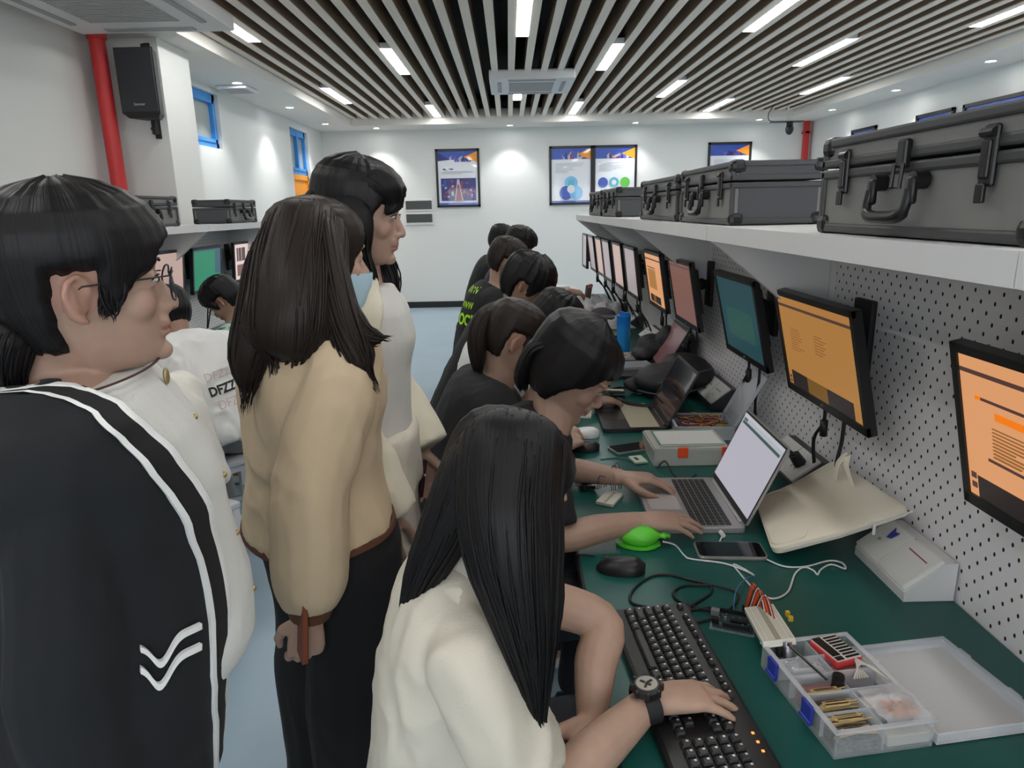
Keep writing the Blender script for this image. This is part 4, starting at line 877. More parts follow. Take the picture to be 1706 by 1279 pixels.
q = LMB(sM); q.bx(.02, .09, .02, .06, .004, .03, b=.003); clutter('battery_pack', 'dark block at the bottom of the open clear box', 'block', q, PCB)
o = D(1090, 778); cM = frame((o.x, o.y+.005, ZD), radians(0)); small_box(cM, .235, .19, .055, 'closed clear case with two orange clips beside the silver laptop', 0, mat('case_clear', (.72, .74, .70), .2, alpha=.5), mat('orange_clip', srgb(236, 84, 36), .35))
q = LMB(cM); q.bx(.02, .225, .02, .17, .0605, .063); q.bx(.03, .22, .03, .16, .063, .0645); pt_ = clutter('instruction_sheet', 'white sheet with a green border on top of the clear case', 'paper', q, WHITE)
q = LMB(cM); q.bx(.02, .225, .02, .026, .063, .0638); q.bx(.02, .225, .164, .17, .063, .0638); q.bx(.02, .027, .02, .17, .063, .0638); q.build('green_border', mat('paper_green', srgb(90, 140, 120), .6), pt_)
q = LMB(cM); q.bx(.015, .10, .02, .16, .004, .04); q.bx(.12, .21, .02, .16, .004, .035); clutter('parts_insert', 'pale parts inside the clear case with orange clips', 'insert', q, mat('insert_pale', srgb(150, 156, 140), .6, var=.3, vscale=60))
q = LMB(frame(D(1063, 768), radians(12))); q.bx(-.022, .022, -.03, .03, .001, .009, b=.002); t = clutter('wall_adapter', 'small pale green module with two slots before the clear case', 'module', q, mat('pale_green', srgb(196, 212, 190), .45))
q = LMB(frame(D(1063, 768), radians(12))); q.bx(-.012, .0, -.012, .014, .009, .0096); q.build('slots', DGREY, t)
cable([(1000, 765), (1030, 762), (1052, 768), (1062, 775)], .0016, mat('green_wire', srgb(60, 110, 110), .5), 'module_lead', 'thin green lead running to the pale green module')
cable([(1095, 780), (1108, 768, ZD+.02), (1122, 790), (1140, 800), (1160, 790)], .0022, CBL, 'charging_lead', 'black lead looped along the front of the clear case')
# small framed meter, breadboard pins
mt = Matrix.Translation(D(1026, 662, ZD)) @ Matrix.Rotation(radians(-14), 4, 'Z') @ Matrix.Rotation(radians(-24), 4, 'X')
q = LMB(mt); q.bx(-.036, .036, -.045, .045, .022, .03, b=.002); t = clutter('panel_meter', 'small white framed meter leaning behind the black laptop', 'meter', q, mat('meter_cream', srgb(216, 200, 186), .5))
q = LMB(mt); q.bx(-.018, .018, -.022, .022, .0302, .0312); q.build('display', mat('meter_display', srgb(96, 92, 80), .3), t); q = LMB(mt); q.bx(-.03, .03, -.04, -.03, .03, .0306); q.bx(-.03, .03, .03, .04, .03, .0306); q.build('orange_trim', mat('meter_orange', srgb(206, 150, 120), .5), t)
# blue bottle
bc = D(1038, 588); t = empty('water_bottle', (bc.x, bc.y, ZD), 'bright blue translucent water bottle standing on the bench', 'bottle'); BL = mat('blue_bottle', srgb(30, 138, 214), .22, coat=.4)
def lathe(c, prof, n=24):
    return MB().loft([[V((c[0]+r*cos(2*pi*q/n), c[1]+r*sin(2*pi*q/n), c[2]+z)) for q in range(n)] for r, z in prof])
lathe((bc.x, bc.y, ZD), [(.03, .001), (.035, .004), (.036, .07), (.037, .12), (.038, .165)]).build('body', BL, t, True, 40)
lathe((bc.x, bc.y, ZD), [(.040, .163), (.040, .205), (.041, .207), (.041, .214), (.038, .217)]).build('lid', mat('blue_lid', srgb(24, 120, 205), .35), t, True, 40)
q = MB(); q.box((bc.x+.012, bc.y, ZD+.224), (.05, .026, .014), None, None, .004); q.cyl((bc.x-.012, bc.y, ZD+.215), (bc.x-.012, bc.y, ZD+.236), .011, 14); q.build('spout_cap', mat('blue_lid', (0, 0, 0)), t, True, 40)
# soft heaps: backpacks, jacket, cloth
def blob(parts, vox, name, label, cat, m, fold=.004, fs=18, group=None):
    mb = MB()
    for c, r, M in parts: mb.ell(c, r, M, 20, 12)
    o = mb.build(name, m, None, True); md = o.modifiers.new('r', 'REMESH'); md.mode = 'VOXEL'; md.voxel_size = vox; md2 = o.modifiers.new('s', 'SMOOTH'); md2.iterations = 4
    dg = bpy.context.evaluated_depsgraph_get(); me = bpy.data.meshes.new_from_object(o.evaluated_get(dg)); o.modifiers.clear(); old = o.data; o.data = me; bpy.data.meshes.remove(old)
    for v in me.vertices:
        p = v.co; v.co = p+v.normal*fold*(noise.noise(p*fs)+.6*noise.noise(V((p.x*fs*.5, p.y*fs*2.4, p.z*fs*2))))
        if v.co.z < ZD+.001 and p.z > ZD-.1: v.co.z = ZD+.001
    me.polygons.foreach_set('use_smooth', [True]*len(me.polygons)); me.materials.clear(); me.materials.append(m)
    return tag(o, label, cat, group)
NYL = mat('black_nylon', (.016, .016, .019), .6, bump=.3, bscale=300); GJK = mat('dark_jacket', srgb(72, 68, 74), .85, bump=.2, bscale=120); GCL = mat('grey_cloth', srgb(170, 170, 172), .8, bump=.2, bscale=80, var=.12, vscale=14)
b0 = D(1170, 668); t = blob([((.69, 2.93, ZD+.07), (.17, .13, .07), Rz(.5)), ((.77, 2.98, ZD+.08), (.11, .16, .09), Rz(.3)), ((.57, 2.95, ZD+.04), (.08, .08, .035), None)], .008, 'backpack', 'black backpack lying by the open clear box', 'backpack', NYL)
z = MB(); z.tube(spline([(.60, 2.74, ZD+.095), (.68, 2.735, ZD+.115), (.76, 2.77, ZD+.13), (.84, 2.83, ZD+.13)], 6), .004, 6); z.tube(spline([(.52, 2.77, ZD+.06), (.60, 2.715, ZD+.055), (.70, 2.715, ZD+.06), (.80, 2.76, ZD+.07)], 6), .004, 6); z.build('zip', DGREY, t, True)
z = MB(); z.tube(spline([(.44, 2.80, ZD+.012), (.47, 2.70, ZD+.02), (.56, 2.66, ZD+.014), (.64, 2.69, ZD+.02), (.68, 2.73, ZD+.04)], 6), .016, 6, flat=.25, side=(0, 0, 1)); z.build('strap', NYL, t, True)
blob([((.76, 3.62, ZD+.07), (.09, .13, .07), Rz(.3)), ((.82, 3.55, ZD+.11), (.06, .09, .09), None), ((.70, 3.6, ZD+.04), (.06, .10, .04), None)], .008, 'shoulder_bag', 'black shoulder bag beside the blue bottle', 'bag', NYL)
blob([((.5, 5.0, ZD+.03), (.2, .1, .035), Rz(.1)), ((.66, 4.95, ZD+.05), (.1, .1, .05), None), ((.36, 4.95, ZD+.025), (.1, .09, .025), None)], .012, 'folded_jacket', 'dark jacket lying across the far bench', 'jacket', GJK, .006)
q = MB(); q.box((.66, 4.62, ZD+.045), (.2, .14, .088), Rz(.1), None, .008); clutter('storage_case', 'dark green box behind the pink ring', 'box', q, mat('dark_green_box', srgb(44, 58, 54), .5))
n = 20; q = MB(); q.loft([[V((.62+R_*cos(2*pi*j/n), 4.50+dy, ZD+.045+R_*sin(2*pi*j/n))) for j in range(n)] for R_, dy in ((.044, 0), (.044, .03), (.03, .03), (.03, 0), (.044, 0))], cap=False); clutter('tape_roll', 'dusky pink ring of tape standing before the dark box', 'tape', q, mat('tape_pink', srgb(150, 86, 100), .5), True)
for i, (px, py, lx, ly, an, lab) in enumerate(((1004, 528, .32, .62, .1, 'crumpled grey cloth behind the blue bottle'), (1002, 552, .34, .45, -.1, 'second grey cloth heaped in front of the first'), (985, 512, .34, .5, .05, 'grey and blue cloth heap near the far end'))):
    c = D(px, py); clutter('grey_cloth', lab, 'cloth', crumple(0, 0, .012, lx, ly, .085, frame((c.x, c.y, ZD), an), 26, i*3+1), GCL, True, 80)
q = LMB(frame(D(1020, 546, ZD+.05), radians(5))); q.bx(-.14, .14, -.06, .06, 0, .006); clutter('clipboard', 'pale cardboard sheet on the grey cloths', 'cardboard', q, mat('cardboard_pale', srgb(170, 172, 158), .7))
c = V((.42, 6.05, ZD)); q = MB(); q.bx(c.x-.17, c.x+.17, c.y, c.y+.26, ZD+.001, ZD+.1, b=.006); t = clutter('bench_instrument', 'grey-green bench instrument with white lid at the far end', 'instrument', q, mat('instrument_green', srgb(78, 90, 84), .5))
q = MB(); q.bx(c.x-.19, c.x+.19, c.y-.02, c.y+.28, ZD+.1, ZD+.112, b=.003); q.build('white_lid', WHITE, t); q = MB()
for k in range(8): q.bx(c.x-.14+k*.03, c.x-.125+k*.03, c.y-.002, c.y+.002, ZD+.02, ZD+.08)
q.build('vent_slots', DGREY, t); q = MB(); q.cyl((c.x+.13, c.y-.012, ZD+.045), (c.x+.13, c.y+.002, ZD+.045), .02, 14); q.build('orange_dial', mat('dial_orange', srgb(206, 150, 60), .5), t)
q = LMB(frame((c.x-.03, c.y+.12, ZD), .2)); q.bx(-.12, .12, -.1, .1, .113, .13); clutter('loose_papers', 'white papers on the far bench instrument', 'papers', q, WHITE)
c = V((.62, 5.72, ZD)); q = MB(); q.box((c.x+.03, c.y+.05, ZD+.09), (.018, .11, .18), Rz(-.5) @ Ry(.12), None, .004); t = clutter('display_stand', 'brown and pink upright panel standing on the far bench', 'panel', q, mat('panel_brown', srgb(110, 84, 76), .5)); q = MB(); q.box((c.x+.03+.011, c.y+.05, ZD+.165), (.02, .112, .02), Rz(-.5) @ Ry(.12)); q.build('pink_band', mat('panel_pink', srgb(200, 130, 120), .5), t)
for i, (px, py) in enumerate(((1040, 600), (1052, 616))):
    q = LMB(frame(D(px, py), .1)); q.bx(-.1, .1, -.07, .07, .001, .03, b=.002); t = clutter('component_tray', ['clear tray of small parts just before the blue bottle', 'clear tray lid under the rose-screen laptop'][i], 'tray', q, CLEAR2)
    if i == 0:
        s_ = LMB(frame(D(px, py), .1)); rr_ = random.Random(4)
        for j in range(70): s_.m = rr_.randrange(7); a = V((rr_.uniform(-.09, .08), rr_.uniform(-.06, .05), .031)); s_.box(a, (rr_.uniform(.004, .02), .004, .004), Rz(rr_.uniform(0, 3)))
        tag(s_.build('loose_parts', WIRE, None), 'scatter of small coloured parts in the clear tray', 'parts', kind='stuff')
q = LMB(frame(D(1068, 655), .3)); q.box((0, 0, .006), (.05, .03, .01), None, None, .002); q.box((.06, .02, .006), (.04, .03, .01), None, None, .002); clutter('adapter_parts', 'pair of pale plastic parts between the black laptop and the backpack', 'parts', q, mat('adapter_grey', srgb(150, 158, 168), .4))
cable([(1010, 650), (1035, 645), (1060, 650), (1085, 660), (1105, 655)], .004, CBL, 'power_lead', 'thick black lead behind the black laptop')
cable([(1010, 600), (1000, 640, ZD+.01), (985, 650), (960, 690)], .003, CBL, 'power_lead', 'black lead running toward the small breadboard')
# left bench
q = LMB(frame((-1.72, 3.95, ZD), .3)); 
for k in range(5): q.bx(-.13+k*.004, .13-k*.006, -.09, .1-k*.003, .001+k*.008, .008+k*.008)
clutter('papers', 'stack of papers before the boy in the green plaid shirt', 'papers', q, mat('paper_stack', srgb(196, 200, 210), .7))
q = MB(); q.cyl((-1.78, 3.78, ZD+.001), (-1.78, 3.78, ZD+.03), .016, 14); clutter('red_button', 'red push button on the left bench', 'button', q, mat('button_red', srgb(200, 40, 40), .4), True)
clutter('cable_loop', 'black cable arching over the left bench', 'cable', MB().tube(spline([(-1.92, 3.55, ZD+.005), (-1.92, 3.6, ZD+.12), (-1.86, 3.66, ZD+.14), (-1.78, 3.72, ZD+.08), (-1.72, 3.75, ZD+.005)], 6), .005, 7), CBL, True)
t = blob([((-1.9, 4.0, ZD+.03), (.14, .11, .03), None)], .01, 'cloth_pouch', 'grey pouch on the left bench', 'pouch', GJK)
# stools
def make_stool(label):
    t = empty('stool', (0, 0, 0), label, 'stool', 'white-grey metal stools')
    MB().bx(-.17, .17, -.13, .13, .43, .455, b=.006).build('seat', mat('stool_seat', srgb(200, 202, 206), .4), t, loc=1)
    for sx in (-1, 1):
        for sy in (-1, 1):
            l = MB(); l.bx(sx*.15-.016, sx*.15+.016, sy*.11-.016, sy*.11+.016, .012, .43, b=.003); lo = l.build('leg', WMETAL, t, loc=1)
            MB().bx(sx*.15-.018, sx*.15+.018, sy*.11-.018, sy*.11+.018, 0, .022, b=.003).build('foot_cap', BLACKM, lo, loc=1)
    for sy in (-1, 1): MB().bx(-.15, .15, sy*.11-.01, sy*.11+.01, .16, .185, b=.003).build('stretcher', WMETAL, t, loc=1)
    for sx in (-1, 1): MB().bx(sx*.15-.01, sx*.15+.01, -.11, .11, .22, .245, b=.003).build('stretcher', WMETAL, t, loc=1)
    MB().bx(-.15, .15, -.11, .11, .395, .43).build('seat_frame', WMETAL, t, loc=1)
    return t
# ---------------------------------------------------------------- people
def atD(px, py, d): return V((0, 0, CAMH))+_ray(px, py)*d
def lerp_tab(tab, z):
    if z <= tab[0][0]: return tab[0][1:]
    for a, b in zip(tab[:-1], tab[1:]):
        if z <= b[0]:
            t = (z-a[0])/(b[0]-a[0]); t2 = t*t*(3-2*t)*.5+t*.5
            return tuple(p+(q-p)*t2 for p, q in zip(a[1:], b[1:]))
    return tab[-1][1:]
# head profile: height above the eyes, front, back, half width
HEAD = [(-.118, .056, .010, .020), (-.110, .078, -.005, .031), (-.098, .0855, -.03, .042), (-.080, .083, -.052, .052), (-.06, .085, -.07, .0595), (-.04, .0855, -.085, .065), (-.02, .086, -.094, .069), (0, .083, -.098, .071),
        (.02, .0905, -.1, .073), (.04, .0915, -.1, .074), (.06, .0865, -.097, .073), (.08, .074, -.088, .067), (.095, .056, -.073, .055), (.105, .034, -.05, .038), (.112, .004, -.015, .012)]
def head_pt(z, a):
    xf, xb, hw = lerp_tab(HEAD, z); c, s = cos(a), sin(a); xm = -.008
    e = lambda q, k: math.copysign(abs(q)**k, q)
    x = xm+(xf-xm)*e(c, .85) if c > 0 else xm+(xm-xb)*e(c, .9)
    return V((x, hw*e(s, .9), z))
def head_nrm(p): return V((p.x/.095**2, p.y/.074**2, (p.z-.0)/.125**2)).normalized()
def smooth(a, b, x): t = min(1, max(0, (x-a)/(b-a))); return t*t*(3-2*t)

def add_head(mb, M, ears=True, det=True):
    L = LMB(M); L.v, L.f, L.mi, L.uv = mb.v, mb.f, mb.mi, mb.uv
    zs = [HEAD[0][0]+(HEAD[-1][0]-HEAD[0][0])*i/30 for i in range(31)]
    L.loft([[head_pt(z, 2*pi*j/28) for j in range(28)] for z in zs], uv=False)
    # nose, lips, brow, cheeks, chin
    L.tube([(.080, 0, .012), (.088, 0, -.008), (.097, 0, -.026), (.1025, 0, -.037)], [.006, .0065, .0085, .0095], 10); L.ell((.1, 0, -.039), (.010, .0095, .0085))
    for s in (-1, 1):
        L.ell((.092, s*.0105, -.042), (.009, .0075, .007)); L.ell((.072, s*.034, .022), (.018, .024, .007)); L.ell((.054, s*.037, -.030), (.026, .024, .026)); L.ell((.074, s*.031, .0045), (.012, .0165, .008)); L.ell((.073, s*.031, -.006), (.012, .0155, .006))
    L.ell((.084, 0, -.056), (.010, .024, .008)); L.ell((.0865, 0, -.063), (.0095, .0215, .0050)); L.ell((.0855, 0, -.0735), (.0095, .0185, .0062)); L.ell((.076, 0, -.100), (.0165, .020, .014))
    if ears:
        for s in (-1, 1):
            c = V((-.006, s*.072, -.014)); E_ = Rz(s*-.35)
            L.ell(c+V((-.004, s*.003, 0)), (.016, .006, .028), E_ @ Ry(.15))
            L.tube([c+E_ @ V(q) for q in ((.012, s*.004, .004), (.010, s*.006, .020), (-.002, s*.010, .029), (-.015, s*.012, .022), (-.019, s*.012, .006), (-.014, s*.010, -.012), (-.004, s*.007, -.026), (.005, s*.004, -.028))], [.0035, .0042, .0046, .0046, .0044, .0042, .0055, .004], 8)
            L.tube([c+E_ @ V(q) for q in ((-.006, s*.008, .016), (-.009, s*.010, .002), (-.004, s*.008, -.010))], .0032, 6)

def add_hand(mb, W, fwd, nrm, ts, curl=(.3, .3, .32, .36), spread=.10, thumb=.2, sc=1., tin=0.):
    """ts +1 right hand, -1 left hand (palm down); returns useful points"""
    fwd = V(fwd).normalized(); nrm = V(nrm); nrm = (nrm-fwd*nrm.dot(fwd)).normalized(); Lt = nrm.cross(fwd)*ts; W = V(W)
    q = lambda f, l, n: W+fwd*(f*sc)+Lt*(l*sc)+nrm*(n*sc)
    rings = []
    for f, hw, ht, l, n in ((-.02, .025, .020, 0, 0), (.0, .026, .0195, 0, 0), (.02, .031, .0185, .002, .0), (.045, .037, .0165, .002, .001), (.07, .039, .0145, .0, .002), (.088, .037, .0115, 0, .002), (.095, .030, .008, 0, .001)):
        rings.append([q(f, l+hw*math.copysign(abs(cos(a))**.8, cos(a)), n+ht*math.copysign(abs(sin(a))**.9, sin(a))) for a in [2*pi*j/16 for j in range(16)]])
    mb.loft(rings, uv=False); tips = []
    for i, (l, f, ln, r) in enumerate(((.028, .084, .070, .0088), (.0095, .089, .078, .0090), (-.0095, .085, .072, .0085), (-.028, .075, .056, .0076))):
        d = (fwd+Lt*(spread*(1.5-i)*.6)).normalized(); p = q(f-.014, l*.96, .001); pts = [p, q(f, l, .001)]; p = pts[-1]; a = 0; n_ = nrm
        for seg, k in ((.46, 1.), (.30, 1.15), (.24, .7)):
            a += curl[i]*k; p = p+(d*cos(a)-nrm*sin(a))*(ln*seg*sc); pts.append(p)
        rr_ = [r*1.02*sc, r*1.06*sc, r*1.0*sc, r*.88*sc, r*.66*sc]
        mb.tube(pts, rr_, 10); mb.ell(pts[-1], r*.67*sc, None, 10, 6); mb.ell(pts[2], r*1.03*sc, None, 10, 6); mb.ell(pts[1]+nrm*.001, (r*1.15*sc), None, 10, 6); tips.append(pts[-1])
    d0 = (fwd*.62+Lt*(.72-tin)-nrm*.30).normalized(); d1 = (fwd*(.80+tin*.2)+Lt*(.45-thumb-tin)-nrm*.28).normalized(); p0 = q(.018, .020, -.005); p1 = p0+d0*(.042*sc); p2 = p1+d1*(.032*sc); d2 = (fwd*.9+Lt*(.2-thumb*1.6-tin)-nrm*.26).normalized(); p3 = p2+d2*(.026*sc)
    mb.tube([p0, p1, p2, p3], [.0165*sc, .0125*sc, .0105*sc, .0078*sc], 10); mb.ell(p3, .008*sc, None, 10, 6); tips.append(p3)
    return tips

def fin(mb, name, mats, vox, parent=None, smooth_it=4, base=None, fold=0, fs=10, fseed=0, fdir=None, sf=.5):
    """one continuous surface out of the overlapping volumes in mb"""
    o = mb.build(name, mats, None, True)
    md = o.modifiers.new('r', 'REMESH'); md.mode = 'VOXEL'; md.voxel_size = vox; md.use_smooth_shade = True
    if smooth_it: m2 = o.modifiers.new('s', 'SMOOTH'); m2.iterations = smooth_it; m2.factor = sf
    dg = bpy.context.evaluated_depsgraph_get(); me = bpy.data.meshes.new_from_object(o.evaluated_get(dg)); o.modifiers.clear(); old = o.data; o.data = me; bpy.data.meshes.remove(old); me.name = name
    if fold:
        sd = V((fseed*3.1, fseed*1.7, fseed*.9)); dn = []
        for v in me.vertices:
            p = v.co; q = V((p.x*fs, p.y*fs, p.z*fs*.55))+sd
            w_ = V((noise.noise(q*.6), noise.noise(q*.6+V((5, 0, 0))), noise.noise(q*.6+V((0, 7, 0)))))
            n1 = 1-abs(noise.noise(q+w_*1.2))*2.2; n2 = 1-abs(noise.noise(q*2.1+w_*1.5+V((3, 3, 3))))*2
            dn.append(fold*(n1*.8+n2*.35)*(.55+.7*abs(noise.noise(q*.35+V((9, 1, 4))))))
        for v, d_ in zip(me.vertices, [(v.normal.copy(), k) for v, k in zip(me.vertices, dn)]): v.co = v.co+d_[0]*d_[1]
    me.polygons.foreach_set('use_smooth', [True]*len(me.polygons)); me.polygons.foreach_set('material_index', [0]*len(me.polygons))
    me.materials.clear()
    for m in (mats if isinstance(mats, (list, tuple)) else [mats]): me.materials.append(m)
    if base is not None: me.transform(Matrix.Translation(-V(base))); o.location = base; o.matrix_world = Matrix.Translation(V(base))
    if parent is not None: o.parent = parent; o.matrix_parent_inverse = parent.matrix_world.inverted()
    return o

def tint(o, M, det=True):
    me = o.data; at = me.color_attributes.new('tint', 'FLOAT_COLOR', 'POINT'); inv = M.inverted() @ o.matrix_world; buf = []
    for v in me.vertices:
        p = inv @ v.co; c = [1., 1., 1.]
        if det and p.x > .05 and abs(p.y) < .06 and -.1 < p.z < .05:
            k = max(0, 1-((p.y/.023)**2+((p.z+.067)/.0125)**2)) if p.x > .078 else 0; k = min(1, k*2.2)
            c = [c[0]*(1-.08*k), c[1]*(1-.33*k), c[2]*(1-.28*k)]
            if abs(p.y) < .02 and abs(p.z+.0685) < .0016 and p.x > .07: c = [q*.55 for q in c]
            k = .5*math.exp(-((abs(p.y)-.042)/.02)**2-((p.z+.03)/.02)**2); c = [c[0], c[1]*(1-.22*k), c[2]*(1-.2*k)]
            if p.z < -.0445 and p.z > -.052 and .003 < abs(p.y) < .011 and p.x > .085: c = [q*.45 for q in c]
        elif abs(p.y) > .066 and -.06 < p.z < .03 and -.04 < p.x < .03: c = [1, .86, .84]
        buf += [*c, 1]
    at.data.foreach_set('color', buf)

def hair_cap(mb, M, zl, thick, seed=0, rough=.003, n=96, rows=56, top=0.):
    """zl(a): hairline height at azimuth a (0 = front, +-pi = back); thick(a, z): hair thickness"""
    L = LMB(M); L.v, L.f, L.mi, L.uv = mb.v, mb.f, mb.mi, mb.uv; rings = []; z0, z1 = -.117, .1119
    for i in range(rows):
        u = i/(rows-1); z = z0+(z1-z0)*(1-(1-u)**1.6); r = []
        for j in range(n):
            a = 2*pi*j/n; aa = a if a <= pi else a-2*pi; p = head_pt(z, a); nn = head_nrm(p)
            line = zl(aa)+.006*noise.noise(V((cos(a)*6, sin(a)*6, seed)))+.004*noise.noise(V((cos(a)*22, sin(a)*22, seed)))
            k = smooth(line-.002, line+.016, z); t = thick(aa, z)*k+top*smooth(.04, .11, z)*k-.008*(1-k)
            g = rough*(noise.noise(V((cos(a)*9+seed, sin(a)*9, z*5)))+.7*noise.noise(V((cos(a)*26, sin(a)*26+seed, z*7))))*k
            r.append(p+nn*(t+g))
        rings.append(r)
    L.loft(rings)

def bundle(mb, pts, wid, thk, side, n=40, r=.006, seed=0, fray=.08, base=True, wave=.008, dens=2.4, rs=.48):
    """a lock of long hair along pts: a solid core and many fine tapering strands around it"""
    rnd = random.Random(seed); P = spline(pts, 6); k = len(P); n = int(n*dens); r = r*rs
    W_ = [s.x for s in spline([(w_, 0, 0) for w_ in wid], 6)]; T_ = [s.x for s in spline([(w_, 0, 0) for w_ in thk], 6)]
    fr = []; tap = lambda s: (.25+.75*smooth(0, .16, s))
    for i in range(k):
        t = (P[min(i+1, k-1)]-P[max(i-1, 0)]).normalized(); a = V(side); a = (a-t*a.dot(t)).normalized(); fr.append((a, t.cross(a)))
    if base:
        rings = []
        for i in range(k):
            s = i/(k-1); a, b = fr[i]; sh = (1-.75*smooth(.86, 1, s))*tap(s); ring = []
            for j in range(40):
                g = 2*pi*j/40; q = 1+.05*noise.noise(V((cos(g)*3+seed, sin(g)*3, s*1.5)))+.025*noise.noise(V((cos(g)*11, sin(g)*11+seed, s*2)))
                ring.append(P[i]+a*(W_[i]*sh*q*cos(g))+b*(T_[i]*sh*q*sin(g)))
            rings.append(ring)
        mb.loft(rings)
    for q in range(n):
        g = rnd.uniform(0, 2*pi); rad = rnd.uniform(.86, 1.02); e = 1+rnd.uniform(-fray*2, fray); s0 = rnd.uniform(.02, .25); pts_ = []; m = 12; ph = rnd.uniform(0, 6)
        for i in range(m):
            s = s0+(e-s0)*i/(m-1); f = min(s, 1)*(k-1); i0 = min(int(f), k-2); fr_ = f-i0; c = P[i0].lerp(P[i0+1], fr_); a, b = fr[i0]; w_ = W_[i0]+(W_[i0+1]-W_[i0])*fr_; h = T_[i0]+(T_[i0+1]-T_[i0])*fr_
            if s > 1: c = c+(P[-1]-P[-2]).normalized()*((s-1)*(P[-1]-P[0]).length)
            g2 = g+.2*sin(ph+s*3); tp = (1-.35*smooth(.8, 1.05, s))*tap(s)
            pts_.append(c+a*(w_*rad*tp*cos(g2)+wave*sin(ph+s*5)*s)+b*(h*rad*tp*sin(g2)+wave*.6*cos(ph+s*4)*s))
        rr_ = [r*(.35+.65*sin(pi*min(.98, (.12+.86*i/(m-1))))**.7) for i in range(m)]; rr_[-1] = r*.08
        mb.tube(pts_, rr_, 4, None, .7)

TORSO = {'f': [(0, .165, .105, .125), (.15, .155, .105, .105), (.32, .142, .105, .09), (.5, .15, .108, .095), (.66, .163, .125, .1), (.8, .172, .112, .1), (.9, .165, .085, .095), (.965, .115, .065, .075), (1.0, .065, .052, .06)],
         'm': [(0, .165, .105, .12), (.15, .16, .11, .105), (.32, .158, .11, .1), (.5, .168, .112, .105), (.66, .182, .118, .11), (.8, .192, .112, .112), (.9, .185, .09, .105), (.965, .125, .07, .08), (1.0, .07, .056, .064)]}
class Torso:
    def __init__(s, pel, mid, neck, left, sex='f', w=1., d=1.):
        s.a, s.b, s.c = V(pel), V(mid), V(neck); s.left = V(left).normalized(); s.tab = TORSO[sex]; s.w, s.d = w, d
    def frame(s, t):
        # quadratic through a, b (at .5), c
        ct = s.b*2-(s.a+s.c)*.5; P = s.a*(1-t)**2+ct*(2*t*(1-t))+s.c*t*t; T = ((ct-s.a)*(1-t)+(s.c-ct)*t).normalized()
        l = (s.left-T*s.left.dot(T)).normalized(); return P, T, l, l.cross(T)
    def pt(s, u, t, off=0, ext=None):
        """u = 0 front, +pi/2 the left side; t 0 pelvis .. 1 neck"""
        P, T, l, f = s.frame(t); hw, fd, bd = lerp_tab(s.tab, t); c, q = cos(u), sin(u); e = lambda z, k: math.copysign(abs(z)**k, z)
        hw = hw*s.w+off; dd = (fd if c > 0 else bd)*s.d+off
        if ext: dw, df, db = ext(t); hw += dw; dd += df if c > 0 else db
        return P+l*(hw*e(q, .92))+f*(dd*e(c, .92))
    def loft(s, mb, t0, t1, off=0, n=32, k=18, ext=None):
        mb.loft([[s.pt(2*pi*j/n, t0+(t1-t0)*i/k, off, ext) for j in range(n)] for i in range(k+1)], uv=False)
    def band(s, mb, t0, t1, off, th=.004, n=64, ext=None, u0=0, u1=2*pi):
        full = u1-u0 > 6.2; m = n if full else n+1; k = 3; O = []
        for o_ in (off, off+th): O.append([[s.pt(u0+(u1-u0)*j/n, t0+(t1-t0)*i/k, o_, ext) for j in range(m)] for i in range(k+1)])
        rings = O[0]+O[1][::-1]; rings.append(rings[0]); mb.loft(rings, None, False, full, False)

SKIN = [mat_skin('skin_light', (.385, .25, .19)), mat_skin('skin_medium', (.38, .235, .17)), mat_skin('skin_fair', (.45, .295, .22))]
HAIR = mat_hair('black_hair'); HAIR2 = mat_hair('dark_brown_hair', (.017, .012, .010))
EYEW = mat('eye_white', (.62, .60, .57), .2); EYED = mat('eye_iris', (.012, .008, .006), .12); BROW = mat('eyebrow', (.02, .016, .014), .7)
def add_eyes(o, M, iris_y=0.):
    for s in (-1, 1):
        L = LMB(M); L.ell((.0815, s*.031, -.0005), (.0062, .0135, .0052), Rz(s*.25)); e = L.build('eye', EYEW, o, True)
        L = LMB(M); L.ell((.0845, s*.0305+iris_y, -.0005), (.0042, .0052, .0052)); L.build('iris', EYED, e, True)
        L = LMB(M); L.tube([(.078, s*.046, -.001), (.0855, s*.038, .0045), (.0885, s*.030, .0055), (.086, s*.021, .0035), (.082, s*.0165, -.001)], [.0008, .0014, .0016, .0013, .0007], 6); L.build('eyelash', EYED, e, True)
        L = LMB(M); L.tube([(.074, s*.051, .019), (.085, s*.040, .0245), (.0905, s*.030, .0255), (.0925, s*.019, .0225)], [.0012, .0024, .0028, .0022], 6, None, .8); L.build('eyebrow', BROW, o, True)

def head_matrix(pos, yaw, pitch=0., roll=0., sc=1.):
    return Matrix.Translation(V(pos)) @ Matrix.Rotation(yaw, 4, 'Z') @ Matrix.Rotation(pitch, 4, 'Y') @ Matrix.Rotation(roll, 4, 'X') @ Matrix.Scale(sc, 4)

